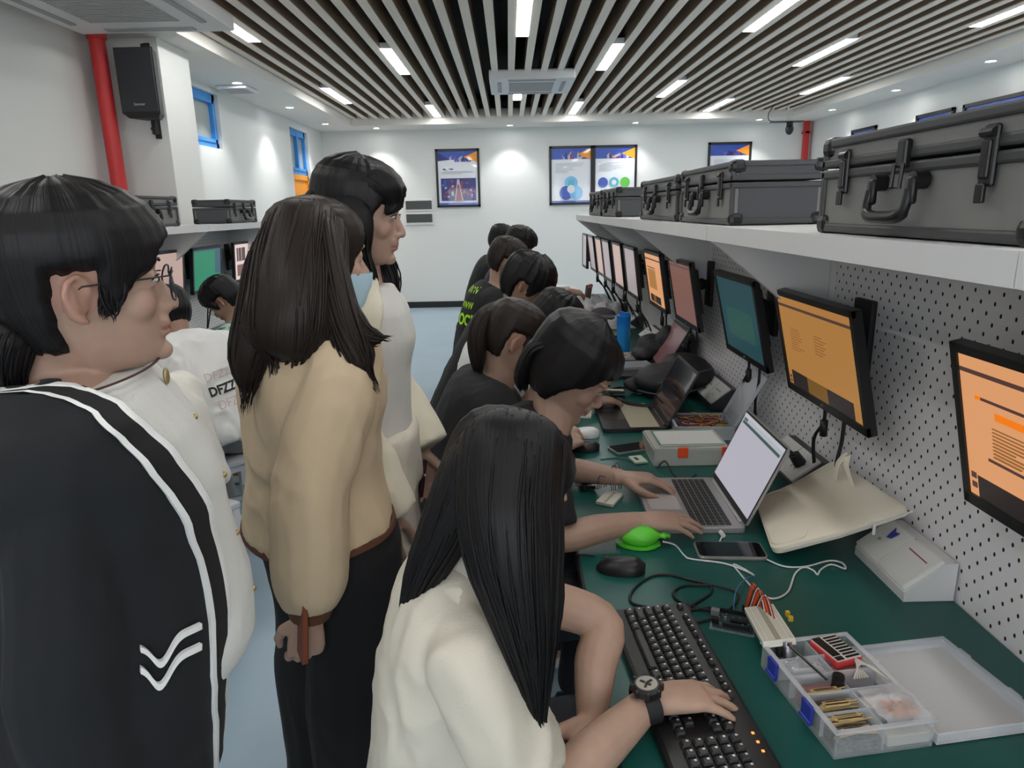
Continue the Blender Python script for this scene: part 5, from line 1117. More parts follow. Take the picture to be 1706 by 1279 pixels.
def limb(mb, pts, rad, n=14, flat=1.): mb.tube(spline(pts, 5), [s.x for s in spline([(r, 0, 0) for r in rad], 5)], n, None, flat)
def add_arm(mb, sh, el, wr, k=1., hand=None):
    sh, el, wr = V(sh), V(el), V(wr)
    limb(mb, [sh, sh.lerp(el, .5), el, el.lerp(wr, .45), wr], [.045*k, .042*k, .036*k, .036*k, .024*k])
    mb.ell(sh, .045*k, None, 14, 8)
    if hand: return add_hand(mb, wr, **hand)
def add_leg(mb, hip, kn, an, toe, k=1.):
    hip, kn, an = V(hip), V(kn), V(an); limb(mb, [hip, hip.lerp(kn, .5), kn, kn.lerp(an, .4), an], [.082*k, .070*k, .052*k, .050*k, .034*k])
    t = V(toe).normalized(); mb.tube([an-t*.05+V((0, 0, -.03)), an+V((0, 0, -.035)), an+t*.08+V((0, 0, -.05)), an+t*.15+V((0, 0, -.055))], [.028, .034, .030, .020], 12, None, .7)
def shoe(mb, an, toe):
    t = V(toe).normalized(); an = V(an); s = V((0, 0, 1)).cross(t); rings = []
    for x, w_, h in ((-.075, .022, .05), (-.06, .034, .075), (-.02, .037, .075), (.04, .041, .062), (.10, .044, .045), (.15, .038, .036), (.178, .018, .026)):
        c = V((an.x, an.y, 0))+t*x; rings.append([c+s*(w_*cos(a))+V((0, 0, max(.002, h*.5+h*.5*sin(a)))) for a in [2*pi*j/14 for j in range(14)]])
    mb.loft(rings)

class Person:
    """joints in world coordinates; builds the body, then clothes and hair as its children"""
    def __init__(s, label, head, torso, arms, legs, base, vox=.007, skin=0, sc=1., group=None, eyes=False, headM=None, ears=True, armk=1.):
        s.M = headM; s.T = torso; mb = MB()
        add_head(mb, s.M, ears)
        nk = torso.c; up = s.M @ V((-.022, 0, -.055)); t0 = nk-(nk-torso.b).normalized()*.05
        limb(mb, [t0, nk, nk.lerp(up, .55), up, s.M @ V((-.015, 0, -.01))], [.066*sc, .057*sc, .052*sc, .054*sc, .05*sc])
        torso.loft(mb, -.02, 1.0, -.012); s.tips = {}; s.arms = arms; s.legs = legs
        for k, (sh, el, wr, hand) in arms.items(): s.tips[k] = add_arm(mb, sh, el, wr, sc*armk, hand); mb.tube([V(sh), torso.frame(.86)[0]], [.043*sc, .055*sc], 12)
        for k, (hip, kn, an, toe) in legs.items(): add_leg(mb, hip, kn, an, toe, sc); mb.tube([V(hip), torso.frame(.05)[0]], [.085, .09], 12)
        s.o = fin(mb, 'person', SKIN[skin], vox, None, 6 if vox < .005 else 3, base, sf=.4); tag(s.o, label, 'person', group); tint(s.o, s.M, vox < .008)
        if eyes: add_eyes(s.o, s.M)
    def shirt(s, name, m, off=.014, t0=-.02, t1=.985, sleeve=.6, srad=(.066, .062, .058), vox=.009, fold=.005, ext=None, seed=1, long=None, wrist=.045, fs=10, sm=5):
        mb = MB(); s.T.loft(mb, t0, t1, off, 32, 18, ext)
        for k, (sh, el, wr, _) in s.arms.items():
            sh, el, wr = V(sh), V(el), V(wr); c = s.T.frame(.84)[0]
            if long is None: sv = sleeve[k] if isinstance(sleeve, dict) else sleeve; limb(mb, [c.lerp(sh, .5), sh, sh.lerp(el, sv*.5), sh.lerp(el, sv)], [srad[0], srad[0], srad[1], srad[2]])
            else: limb(mb, [c.lerp(sh, .5), sh, sh.lerp(el, .5), el, el.lerp(wr, .5), el.lerp(wr, long)], [srad[0], srad[0], srad[1], srad[2], srad[2]*.92, wrist])
        s.last = fin(mb, name, m, vox, s.o, sm, None, fold, fs, seed); return s.last
    def trousers(s, name, m, k=1.12, vox=.012, fold=.004, end=.97, flare=1., seed=3, ext=None):
        mb = MB(); s.T.loft(mb, -.1, .2, .012, 28, 8, ext)
        for _, (hip, kn, an, toe) in s.legs.items():
            hip, kn, an = V(hip), V(kn), V(an); limb(mb, [s.T.frame(.03)[0].lerp(hip, .6), hip, hip.lerp(kn, .5), kn, kn.lerp(an, .5), kn.lerp(an, end)], [.1*k, .095*k, .085*k, .068*k*flare, .062*k*flare, .058*k*flare])
        return fin(mb, name, m, vox, s.o, 4, None, fold, 9, seed)
    def shoes(s, m):
        for _, (hip, kn, an, toe) in s.legs.items(): b = MB(); shoe(b, an, toe); b.build('shoe', m, s.o, True, 60)
    def hair(s, fn, m=HAIR, name='hair'):
        mb = MB(); fn(mb, s.M); return mb.build(name, m, s.o, True)

def decal(o, vs, fs, M, d, m, name, parent, off=.0025):
    """lay flat shapes onto a garment: vs in the plane of M, pushed along d until they meet the cloth"""
    me = o.data; bv = BVHTree.FromPolygons([o.matrix_world @ v.co for v in me.vertices], [list(p.vertices) for p in me.polygons]); d = V(d).normalized(); out = []
    for v in vs:
        p = M @ V(v); h = bv.ray_cast(p, d)
        out.append((h[0]-d*off) if h[0] is not None else p+d*.1)
    return MB().add(out, fs).build(name, m, parent)

SHOEB = mat('shoe_black', (.02, .02, .02), .5); SHOEW = mat('shoe_white', (.6, .6, .58), .5)
CLO = lambda n, c, **k: mat('cloth_'+n, c, k.pop('rough', .85), bump=k.pop('bump', .25), bscale=k.pop('bscale', 260), var=k.pop('var', .05), vscale=5, sheen=k.pop('sheen', .02), **k)
BTEE = CLO('black_tee', (.010, .0105, .012)); WTEE = CLO('white_tee', srgb(214, 214, 212)); JEAN = CLO('dark_trousers', (.02, .022, .03)); BLU_J = CLO('blue_jeans', srgb(84, 104, 130))
def dirv(yaw): return V((cos(yaw), sin(yaw), 0))
def leftv(yaw): return V((-sin(yaw), cos(yaw), 0))

def zl_std(front=.058, temple=.03, side=-.02, ear=.02, nape=-.095):
    def f(a):
        a = abs(a)
        if a < .75: return front+(temple-front)*smooth(.35, .75, a)
        if a < 1.25: return temple+(side-temple)*smooth(.75, 1.2, a)
        if a < 1.42: return side+(ear-side)*smooth(1.26, 1.38, a)
        if a < 1.74: return ear
        return ear+(nape-ear)*smooth(1.74, 1.98, a)
    return f

# -- seated people
def seated(label, head, yaw, pitch, lean, sex='f', vox=.008, skin=0, hands=None, sc=1., roll=0., group='people seated along the right bench', eyes=False, armR=None, armL=None, pel=None, hyaw=None, ears=True, seat_label=None, neck_d=(.055, .135), stool=True, hsc=1.):
    head = V(head); f, l = dirv(yaw), leftv(yaw); hy = yaw if hyaw is None else hyaw
    neck = head-f*neck_d[0]*1.-V((0, 0, neck_d[1])); pel = V(pel) if pel else neck-f*lean; pel.z = .565
    mid = pel.lerp(neck, .5)-f*.035
    T = Torso(pel, mid, neck, l, sex)
    sw = .155 if sex == 'f' else .172
    shR = T.frame(.87)[0]-l*sw; shL = T.frame(.87)[0]+l*sw
    def dflt(sh, s):
        el = sh+f*.16+l*(s*.05); el.z = max(.80, sh.z-.21); wr = el+f*.21-l*(s*.07); wr.z = .80
        return (sh, el, wr, dict(fwd=f-l*(s*.25)-V((0, 0, .1)), nrm=(0, 0, 1), ts=-s))
    A = {'R': armR(shR) if armR else dflt(shR, -1), 'L': armL(shL) if armL else dflt(shL, 1)}
    Lg = {}
    for k, s in (('R', -1), ('L', 1)):
        hip = pel+l*(s*.09); hip.z = .555; kn = hip+f*.38+l*(s*.05); kn.z = .54; an = kn-f*.06; an.z = .085; Lg[k] = (hip, kn, an, f)
    P = Person(label, head, T, A, Lg, (pel.x, pel.y, 0), vox, skin, sc, group, eyes, head_matrix(head, hy, pitch, roll, hsc), ears)
    if stool:
        st_list.append((V((pel.x-f.x*.0, pel.y, 0)), yaw+pi/2, seat_label))
    return P
st_list = []
# ---- the nearest person: white blouse, very long hair, watch on the right wrist
yaw = radians(2)
P4 = seated('person in a white blouse with very long black hair, typing with a watch on', (-.014, .985, 1.142), yaw, radians(27), .08, 'f', .0036, 2, hyaw=radians(18), eyes=True, hsc=.97, neck_d=(.035, .125), seat_label='white-grey stool under the long-haired person in the white blouse',
    armR=lambda sh: (sh, V((.03, .775, .765)), V((.205, .925, .800)), dict(fwd=(.93, .17, -.06), nrm=(-.05, .1, 1), ts=1, curl=(.30, .26, .24, .22), spread=.22)),
    armL=lambda sh: (sh+V((-.06, -.02, -.03)), V((.140, 1.045, .865)), V((.115, .935, .755)), dict(fwd=(-.25, -.9, -.35), nrm=(.8, -.3, .5), ts=-1, curl=(.5, .5, .5, .5))))
BLOUSE = CLO('white_blouse', srgb(205, 199, 184), rough=.7)
P4.shirt('blouse', BLOUSE, .010, -.04, 1.0, {'R': .8, 'L': .3}, (.052, .060, .058), .007, .012, seed=2, fs=11, ext=lambda t: (-.008, .0, .004*(1-t)))
nb = MB(); P4.T.band(nb, .965, 1.045, .006, .006); nb.build('collar', BLOUSE, P4.o, True)
P4.trousers('trousers', JEAN); P4.shoes(SHOEB)
def h4(mb, M):
    hair_cap(mb, M, zl_std(.088, .03, -.06, -.09, -.11), lambda a, z: .011, 4, .0015)
    g = lambda *a: [atD(*q) for q in a]
    # the stream over the back and the stream in front of the near shoulder
    bundle(mb, g((850, 712, 1.02), (808, 765, .98), (758, 850, .98), (708, 950, 1.0), (668, 1050, 1.02)), [.03, .05, .042, .028, .006], [.025, .05, .04, .022, .006], (1, .1, .5), 60, .0055, 1, .05, wave=.003)
    bundle(mb, g((866, 690, 1.0), (856, 735, .948), (848, 830, .925), (856, 920, .915), (870, 1000, .912), (885, 1095, .915), (897, 1205, .92)), [.05, .072, .070, .064, .050, .032, .010], [.03, .05, .055, .05, .04, .028, .010], (1, 0, 0), 120, .0055, 2, .05, wave=.003)
    bundle(mb, g((880, 720, 1.05), (896, 790, .99), (900, 880, .97), (914, 980, .96), (908, 1100, .955)), [.03, .018, .018, .018, .012], [.03, .03, .035, .03, .012], (1, 0, 0), 60, .005, 3, .06, wave=.004)
    bundle(mb, g((860, 730, 1.06), (830, 780, 1.04), (795, 860, 1.04), (770, 920, 1.04)), [.05, .06, .04, .012], [.04, .06, .04, .015], (1, 0, 0), 40, .006, 5, .04, wave=.003)
P4.hair(h4)
# wristwatch
w_ = V((.198, .919, .8005)); ax = V((.93, .30, .05)).normalized(); sd = V((0, 0, 1)); sd = (sd-ax*sd.dot(ax)).normalized(); lt = sd.cross(ax)
t = empty('wristwatch', w_, 'chunky black sports watch with a metallic dial on the right wrist', 'watch')
b = MB(); n = 28; rg = []
for x, k in ((-.012, 1.0), (-.012, 1.09), (.012, 1.09), (.012, 1.0), (-.012, 1.0)): rg.append([w_+ax*x+sd*(.0265*k*cos(2*pi*j/n))+lt*(.0315*k*sin(2*pi*j/n)) for j in range(n)])
b.loft(rg, None, False); b.build('strap', BLACKM, t, True, 40)
R = Matrix((ax, lt, sd)).transposed(); up = w_+sd*.031-lt*.004
b = MB(); rg = [[up+ax*(r*cos(2*pi*j/8+.39))+lt*(r*sin(2*pi*j/8+.39))+sd*z for j in range(8)] for r, z in ((.022, -.006), (.0245, -.003), (.0245, .005), (.020, .0085))]; b.loft(rg)
for q in range(8): b.box(up+ax*(.0225*cos(2*pi*q/8+.39))+lt*(.0225*sin(2*pi*q/8+.39))+sd*.002, (.007, .007, .012), R @ Rz(2*pi*q/8), None, .002)
b.build('watch_case', BLACK, t)
b = MB(); rg = [[up+ax*(r*cos(2*pi*j/24))+lt*(r*sin(2*pi*j/24))+sd*z for j in range(24)] for r, z in ((.0165, .006), (.0165, .0092))]; b.loft(rg); dl = b.build('dial', mat('dial_metal', srgb(150, 146, 136), .3, .8), t)
b = MB()
for a, r, ln in ((.3, .006, .010), (2.2, .007, .008), (4.0, .007, .007), (5.2, .003, .009)): c = up+ax*(r*cos(a))+lt*(r*sin(a))+sd*.0095; b.box(c, (ln, .004, .001), R @ Rz(a))
b.build('hands_and_subdials', BLACKM, dl)
# ---- bobbed hair, black top, both hands on the silver laptop
P5 = seated('person in black with a chin-length bob, both forearms on the silver laptop', (.158, 1.72, 1.150), 0., radians(36), .24, 'f', .0036, 0, hyaw=radians(-9), eyes=True, hsc=1.05, seat_label='white-grey stool under the person with the bob',
    armR=lambda sh: (sh, atZ(930, 893, .80), atZ(1066, 868, .800), dict(fwd=(.97, .02, -.04), nrm=(0, -.1, 1), ts=1, curl=(.22, .2, .2, .24), spread=.2)),
    armL=lambda sh: (sh, atZ(905, 775, .80), atZ(1034, 795, .800), dict(fwd=(.95, -.10, -.04), nrm=(0, .1, 1), ts=-1, curl=(.26, .26, .28, .3), spread=.12)))
P5.shirt('top', BTEE, .016, -.03, .995, .9, (.066, .060, .056), .008, .005, seed=5); P5.trousers('trousers', JEAN); P5.shoes(SHOEB)
def h5(mb, M):
    def zl(a):
        a = abs(a); return .034+.006*sin(a*9) if a < .7 else .034-.057*smooth(.7, 1.25, a) if a < 1.3 else -.023-.065*smooth(1.3, 1.7, a)
    hair_cap(mb, M, zl, lambda a, z: (.011+.016*smooth(.4, 1.5, abs(a))+.006*smooth(.03, .09, z))*(1-.3*smooth(-.04, -.11, z)), 8, .0018, 110, 60)
    L = lambda *q: [M @ V(p) for p in q]
    bundle(mb, L((-.05, -.02, .06), (-.105, 0, 0), (-.10, 0, -.07), (-.07, 0, -.115)), [.05, .08, .07, .045], [.02, .02, .02, .015], (M.to_3x3() @ V((0, 1, 0))), 60, .005, 16, .05, wave=.002)
P5.hair(h5)
# ---- ponytail, black tee
P6 = seated('person in a black tee with a low ponytail and one bare ear', (.01, 2.22, 1.145), radians(8), radians(28), .17, 'f', .006, 0, hyaw=radians(12), seat_label='white-grey stool under the person with the ponytail', armR=lambda sh: (sh, sh+V((.06, -.03, -.22)), V((.16, 2.12, .80)), dict(fwd=(.5, .8, -.1), nrm=(0, 0, 1), ts=1)), armL=lambda sh: (sh, sh+V((.06, .04, -.22)), V((.16, 2.36, .80)), dict(fwd=(.5, -.8, -.1), nrm=(0, 0, 1), ts=-1)))
P6.shirt('tee', BTEE, .03, -.05, .99, .62, (.078, .074, .07), .010, .011, seed=7); P6.trousers('trousers', JEAN); P6.shoes(SHOEW)
def h6(mb, M):
    hair_cap(mb, M, zl_std(.05, .02, -.03, .016, -.08), lambda a, z: .014, 3, .0018)
    L = lambda *q: [M @ V(p) for p in q]
    bundle(mb, L((-.085, 0, .04), (-.115, 0, .02), (-.115, -.012, -.04), (-.09, -.02, -.10), (-.055, -.025, -.16)), [.02, .028, .036, .03, .012], [.02, .028, .03, .026, .01], (M.to_3x3() @ V((0, 1, 0))), 40, .005, 21, .08)
P6.hair(h6, HAIR2)
L = LMB(P6.M); n = 16; L.tube([(-.098+.0, .022*cos(q*2*pi/n), .042+.022*sin(q*2*pi/n)) for q in range(n+1)], .004, 6); L.build('hair_tie', mat('hair_tie_black', (.02, .02, .02), .5), P6.o, True)
# ---- white shirt, between the ponytail and the dark-haired boys
def short(front=.035, th=.022, top=.014, seed=1): return lambda mb, M: hair_cap(mb, M, zl_std(front, .01, -.035, .012, -.075), lambda a, z: (th-.012*smooth(0, -.09, z))*(1 if abs(a) < 2 else 1), seed, .004, 96, 50, top)
P11 = seated('person in a white shirt bent low between the ponytail and the boy in black', (.17, 2.80, 1.09), radians(5), radians(40), .10, 'm', .008, 0, neck_d=(.20, .06), seat_label='white-grey stool under the bent person in white')
P11.shirt('shirt', WTEE, .026, -.05, .99, .6, (.08, .075, .07), .011, .007, seed=9); P11.trousers('trousers', JEAN); P11.shoes(SHOEW); P11.hair(short(seed=2))
# ---- boy with white collar
P7 = seated('boy with a mop of black hair in a black tee with pale neckband', (.072, 3.14, 1.225), radians(2), radians(32), .30, 'm', .006, 1, hyaw=radians(-3), eyes=True, seat_label='white-grey stool under the boy with the mop of hair', armR=lambda sh: (sh, sh+V((.16, -.04, -.22)), V((.36, 3.08, .90)), dict(fwd=(.8, .3, .2), nrm=(-.3, -.2, 1), ts=1, curl=(.5, .5, .5, .5))))
P7.shirt('tee', BTEE, .026, -.05, .99, .62, (.08, .076, .072), .010, .007, seed=11); P7.trousers('trousers', JEAN); P7.shoes(SHOEW)
P7.hair(lambda mb, M: hair_cap(mb, M, zl_std(.022, -.0, -.045, .0, -.085), lambda a, z: .026+.010*smooth(1.4, .3, abs(a)), 5, .0045, 96, 50, .008))
nb = MB(); P7.T.band(nb, .975, 1.03, .004, .008); nb.build('neckband', mat('neckband_pale', srgb(196, 170, 160), .8), P7.o, True)
# ---- neon print
P8 = seated('boy in a black tee with neon green lettering on the back', (-.015, 3.95, 1.262), radians(6), radians(24), .16, 'm', .008, 1, seat_label='white-grey stool under the boy with neon lettering')
o8 = P8.shirt('tee', BTEE, .028, -.05, .99, .62, (.082, .078, .072), .010, .006, seed=13); P8.trousers('trousers', JEAN); P8.shoes(SHOEW); P8.hair(short(.03, .022, .01, 7), HAIR2)
NEON = mat('neon_print', srgb(176, 236, 30), .6)
def back_print(P, o, rows, yawoff, z, name, dist=.5, lateral=0., tilt_=.0, mir=None):
    f = dirv(yawoff); c = P.T.frame(z)[0]-f*dist+leftv(yawoff)*lateral; X_ = f.cross(V((0, 0, 1))); X_ = V((-f.y*-1, f.x*-1, 0)) if False else f.cross(V((0, 0, 1)))
    Mx = Matrix.Translation(c) @ Matrix((X_, V((0, 0, 1)), X_.cross(V((0, 0, 1))))).transposed().to_4x4() @ Matrix.Rotation(tilt_, 4, 'Z'); objs = []
    for txt, size, dx, dy, m, bold in rows:
        vs, fs = text_mesh(txt, size, 0, bold); objs.append(decal(o, [v+V((dx, dy, 0)) for v in vs], fs, Mx, f, m, name, P.o))
    return objs
back_print(P8, o8, [('DOCK', .085, 0, -.09, NEON, .003), ('WWW', .05, .0, -.01, NEON, .001), ('WWW', .05, .0, .07, NEON, .0)], radians(48), .86, 'neon_lettering', .5, .03)
# ---- far boys
P9 = seated('boy in navy with white trim reaching over the far end instrument', (.075, 5.0, 1.29), radians(2), radians(22), .2, 'm', .008, 1, seat_label='white-grey stool under the boy in navy', armR=lambda sh: (sh, sh+V((.18, -.02, -.2)), V((.42, 4.9, .98)), dict(fwd=(.9, .1, -.2), nrm=(0, -.3, 1), ts=1, curl=(.6, .6, .6, .6))))
NAVY = CLO('navy', (.02, .024, .045)); P9.shirt('tee', NAVY, .028, -.05, .99, .62, (.082, .078, .072), .011, .006, seed=15); P9.trousers('trousers', JEAN); P9.shoes(SHOEW); P9.hair(short(.03, .024, .016, 9))
nb = MB(); P9.T.band(nb, .97, 1.02, .006, .008); nb.build('collar_trim', WTEE, P9.o, True)
P10 = seated('farthest seated person on the right bench, only dark hair showing', (-.06, 5.86, 1.285), radians(2), radians(20), .2, 'f', .011, 0, seat_label='farthest white-grey stool of the right bench')
P10.shirt('tee', BTEE, .028, -.05, .99, .62, (.08, .076, .07), .013, .005, seed=17); P10.trousers('trousers', JEAN); P10.shoes(SHOEW); P10.hair(short(.03, .024, .016, 4))
# ---- left bench
GL = 'people seated along the left bench'
L1 = seated('person in a plain cream tee with dark neck cord, next to the woman in navy', (-1.50, 2.58, 1.05), radians(150), radians(34), .20, 'm', .007, 1, group=GL, seat_label='stool under the person in the plain cream tee')
CTEE = CLO('cream_tee', srgb(220, 217, 208)); L1.shirt('tee', CTEE, .034, -.08, .985, .66, (.085, .082, .078), .010, .011, seed=19); L1.trousers('trousers', JEAN); L1.shoes(SHOEB); L1.hair(short(.03, .02, .008, 12))
nb = MB(); L1.T.band(nb, .985, .995, .012, .004); nb.build('neck_cord', mat('cord_brown', (.05, .02, .015), .6), L1.o, True)
L2 = seated('boy in a white tee with DFZZQL lettering across the back', (-1.615, 3.27, 1.105), radians(140), radians(28), .26, 'm', .007, 1, group=GL, seat_label='white-grey stool under the boy with the lettered white tee')
o2 = L2.shirt('tee', WTEE, .034, -.09, .99, .66, (.088, .085, .08), .009, .013, seed=21); L2.trousers('trousers', CLO('grey_shorts', srgb(130, 132, 134))); L2.shoes(SHOEW); L2.hair(short(.035, .016, .006, 14))
TXB = mat('print_black', (.012, .012, .013), .7); TXR = mat('print_pink_outline', srgb(196, 170, 170), .8)
back_print(L2, o2, [('DFZZQL', .052, 0, 0, TXB, .002), ('DFZZQL', .052, .0, .062, TXR, -.0005), ('DFZZQL', .052, .02, -.062, TXR, -.0005), ('======', .035, .07, -.125, TXB, .002), ('-------', .04, .04, -.108, TXB, 0)], radians(128), .55, 'shirt_lettering', .5, -.09, .10)
L3 = seated('boy in a green plaid shirt with bowed head on the left bench', (-1.655, 4.0, 1.075), radians(178), radians(40), .32, 'm', .006, 1, group=GL, seat_label='white-grey stool under the boy in green plaid')
PL = CLO('green_plaid', srgb(96, 130, 112)); 
def plaid(m):
    nt = m.node_tree; N = nt.nodes.new; Lk = nt.links.new; b = nt.nodes['Principled BSDF']; tc = N('ShaderNodeTexCoord'); ws = []
    for d in ('Y', 'Z'):
        w_ = N('ShaderNodeTexWave'); w_.bands_direction = d; w_.inputs['Scale'].default_value = 9; Lk(tc.outputs['Object'], w_.inputs[0]); ws.append(w_)
    mx = N('ShaderNodeMath'); mx.operation = 'ADD'; Lk(ws[0].outputs['Fac'], mx.inputs[0]); Lk(ws[1].outputs['Fac'], mx.inputs[1]); r = N('ShaderNodeValToRGB'); r.color_ramp.interpolation = 'CONSTANT'
    r.color_ramp.elements[0].color = (*srgb(62, 92, 84), 1); r.color_ramp.elements[1].position = .4; r.color_ramp.elements[1].color = (*srgb(176, 196, 186), 1); e = r.color_ramp.elements.new(.2); e.color = (*srgb(104, 146, 128), 1)
    mm = N('ShaderNodeMath'); mm.operation = 'MULTIPLY'; mm.inputs[1].default_value = .5; Lk(mx.outputs[0], mm.inputs[0]); Lk(mm.outputs[0], r.inputs[0]); Lk(r.outputs[0], b.inputs['Base Color'])
plaid(PL); L3.shirt('plaid_shirt', PL, .03, -.06, .99, .8, (.084, .08, .075), .010, .006, seed=23); L3.trousers('trousers', JEAN); L3.shoes(SHOEW); L3.hair(short(.03, .024, .012, 16))
L = LMB(L3.M)
for s in (-1, 1): L.tube([(.098, s*.012, .0), (.098, s*.05, .0), (.09, s*.052, -.03), (.096, s*.016, -.032), (.098, s*.012, .0)], .0018, 6); L.tube([(.094, s*.052, -.004), (.0, s*.078, -.002)], .0016, 6)
L.build('glasses', BLACK, L3.o, True)
proto = None
for p, rz, lab in st_list:
    if proto is None: proto = make_stool(lab); proto.location = p; proto.rotation_euler = (0, 0, rz)
    else: copy_tree(proto, p, rz, lab)
# ---- standing people
def stand_legs(pel, f, l, an_z=.085, gap=.085, fwdk=.0):
    Lg = {}
    for k, s in (('R', -1), ('L', 1)):
        hip = V(pel)+l*(s*.085); hip.z = pel[2]-.05; an = V(pel)+l*(s*gap)+f*fwdk; an.z = an_z; kn = hip.lerp(an, .5)+f*.02; Lg[k] = (hip, kn, an, f+l*(s*.15))
    return Lg
# woman in the navy cardigan
yaw = radians(24); f, l = dirv(yaw), leftv(yaw)
neck = V((-.598, .905, 1.362)); pel = V((-.632, .915, .86)); T = Torso(pel, pel.lerp(neck, .5)+f*.027, neck, l, 'f', .96, 1.05)
shR, shL = T.frame(.86)[0]-l*.125-V((0, 0, .045)), T.frame(.87)[0]+l*.15
A = {'R': (shR, shR+V((-.03, -.035, -.28)), shR+V((-.01, -.03, -.51)), dict(fwd=(.1, 0, -1), nrm=(.2, -1, 0), ts=1)), 'L': (shL, shL+V((-.04, .05, -.26)), shL+V((.0, .06, -.49)), dict(fwd=(.1, 0, -1), nrm=(0, 1, 0), ts=-1))}
P1 = Person('woman in a navy cardigan with white stripes, glasses and a short ponytail', None, T, A, stand_legs(pel, f, l), (pel.x, pel.y, 0), .0035, 0, 1.0, 'women standing in the aisle', True, head_matrix((-.556, .905, 1.468), radians(31), radians(-2)))
NAVYC = CLO('navy_cardigan', (.0055, .0065, .0085), rough=.85, bscale=420); NAVB = CLO('black_band', (.008, .007, .0075)); WSTR = CLO('white_stripe', srgb(224, 224, 222)); WBL = CLO('white_knit_top', srgb(212, 212, 208), bump=.5, bscale=180)
ext1 = lambda t: (.02*(1-t), lerp_tab([(-.25, -.02), (-.05, -.012), (.06, .05), (.17, .088), (.32, .078), (.48, .05), (.62, .026), (.8, .012), (1., .01)], t)[0], .02*(1-t))
mb = MB(); T.loft(mb, -.06, .955, .006, 36, 20, ext1); o = fin(mb, 'knit_top', WBL, .006, P1.o, 4, None, .004, 9, 31)
P1.trousers('trousers', CLO('grey_trousers', srgb(120, 124, 132)), 1.2); P1.shoes(SHOEB)
ue = lambda t: lerp_tab([(-.2, .16), (0, .32), (.1, .43), (.2, .52), (.3, .56), (.4, .58), (.5, .60), (.6, .70), (.7, .79), (.8, .87), (.88, .93), (.94, 1.05), (.97, 1.19), (.985, 1.35), (1., 1.6), (1.015, 2.9)], t)[0]      # opening angle of the cardigan front, by height
ext1c = lambda t: (.02*(1-t), lerp_tab([(-.25, .05), (-.1, .036), (.06, .030), (.17, .034), (.32, .036), (.6, .016), (1., .01)], t)[0], .02*(1-t))
mb = MB(); n = 44; k = 26; t0, t1 = -.16, 1.0
for off0, off1 in ((.016, .032),):
    def sheet(o_): return [[T.pt(ue(t)+(2*pi-2*ue(t))*j/n, t, o_, ext1c) for j in range(n+1)] for t in [t0+(t1-t0)*(1-(1-i/k)**1.8) for i in range(k+1)]]
    a, b = sheet(off0), sheet(off1); rings = []
    for i in range(k+1): rings.append(a[i]+b[i][::-1])
    mb.loft(rings, None, True, True, False)
for kk, (sh, el, wr, _) in A.items():
    c = T.frame(.84)[0]; limb(mb, [c.lerp(V(sh), .6), V(sh), V(sh).lerp(V(el), .5), V(el), V(el).lerp(V(wr), .5), V(el).lerp(V(wr), .98)], [.062, .066, .072, .070, .066, .052])
card = fin(mb, 'cardigan', NAVYC, .006, P1.o, 5, None, .004, 7, 33)
def strip(name, u_a, u_b, off, th, m, ta=t0, tb=1.015, k=56, sg=1):
    mb = MB(); rings = []
    for i in range(k+1):
        t = ta+(tb-ta)*(1-(1-i/k)**2.2); U = [u_a(t), u_b(t)]; of2 = off+.006*smooth(.86, .945, t); q = [T.pt(sg*-(U[0]+(U[1]-U[0])*j/3), t, of2+th, ext1c) for j in range(4)]+[T.pt(sg*-(U[1]+(U[0]-U[1])*j/3), t, off, ext1c) for j in range(4)]
        rings.append(q)
    mb.loft(rings, None, True, True, False); return mb.build(name, m, P1.o, True, 50)
for sg in (1, -1):
    strip('front_band', lambda t: ue(t)-.02, lambda t: ue(t)+.20, .030, .007, NAVB, sg=sg); strip('white_stripe', lambda t: ue(t)+.19, lambda t: ue(t)+.235, .031, .008, WSTR, sg=sg); strip('white_stripe', lambda t: ue(t)-.035, lambda t: ue(t)+.02, .029, .008, WSTR, sg=sg)
for dt in (0, .055):      # striped pocket mouth on the near side
    mb = MB(); rings = []; 
    for i in range(25):
        s = i/24; u = -(1.34-.42*s); t = .345-dt-.005*s-.06*math.exp(-((s-.30)/.2)**2); rings.append([T.pt(u, t+a, .040+b, ext1c) for a, b in ((0, 0), (.016, 0), (.016, .006), (0, .006))])
    mb.loft(rings, None, True, True, False); mb.build('pocket_stripe', WSTR, P1.o, True, 50)
for i in range(4): mb = MB(); mb.ell(T.pt(-.10, .80-.17*i, .008, ext1), .0045, None, 10, 6); mb.build('gold_button', mat('gold_button', srgb(190, 160, 100), .3, .8), P1.o, True)
mb = MB(); T.band(mb, .968, .971, .011, .003, ext=lambda t: (.012, .035, .0)); mb.build('necklace_cord', mat('cord_brown', (.05, .02, .015), .6), P1.o, True)
mb = MB(); p = T.pt(-.05, .915, .018, ext1); mb.ell(p, (.004, .006, .012)); mb.build('pendant', mat('pendant_gold', srgb(170, 150, 110), .35, .6), P1.o, True)
def h1(mb, M):
    hair_cap(mb, M, zl_std(.034, -.002, -.03, .014, -.085), lambda a, z: .016+.007*smooth(-.02, .08, z), 21, .0022, 110, 60)
    L = lambda *q: [M @ V(p) for p in q]; ax = M.to_3x3() @ V((0, 1, 0))
    bundle(mb, L((-.07, -.02, -.03), (-.094, -.015, -.075), (-.104, -.01, -.115), (-.096, -.01, -.17)), [.045, .04, .028, .010], [.03, .028, .022, .008], ax, 50, .0045, 31, .12)
    bundle(mb, L((.03, -.068, .03), (.034, -.075, .0), (.026, -.0735, -.02), (.02, -.0715, -.038)), [.012, .014, .008, .002], [.003, .004, .003, .001], M.to_3x3() @ V((1, 0, 0)), 20, .004, 40, .15)
P1.hair(h1)
L = LMB(P1.M)      # glasses
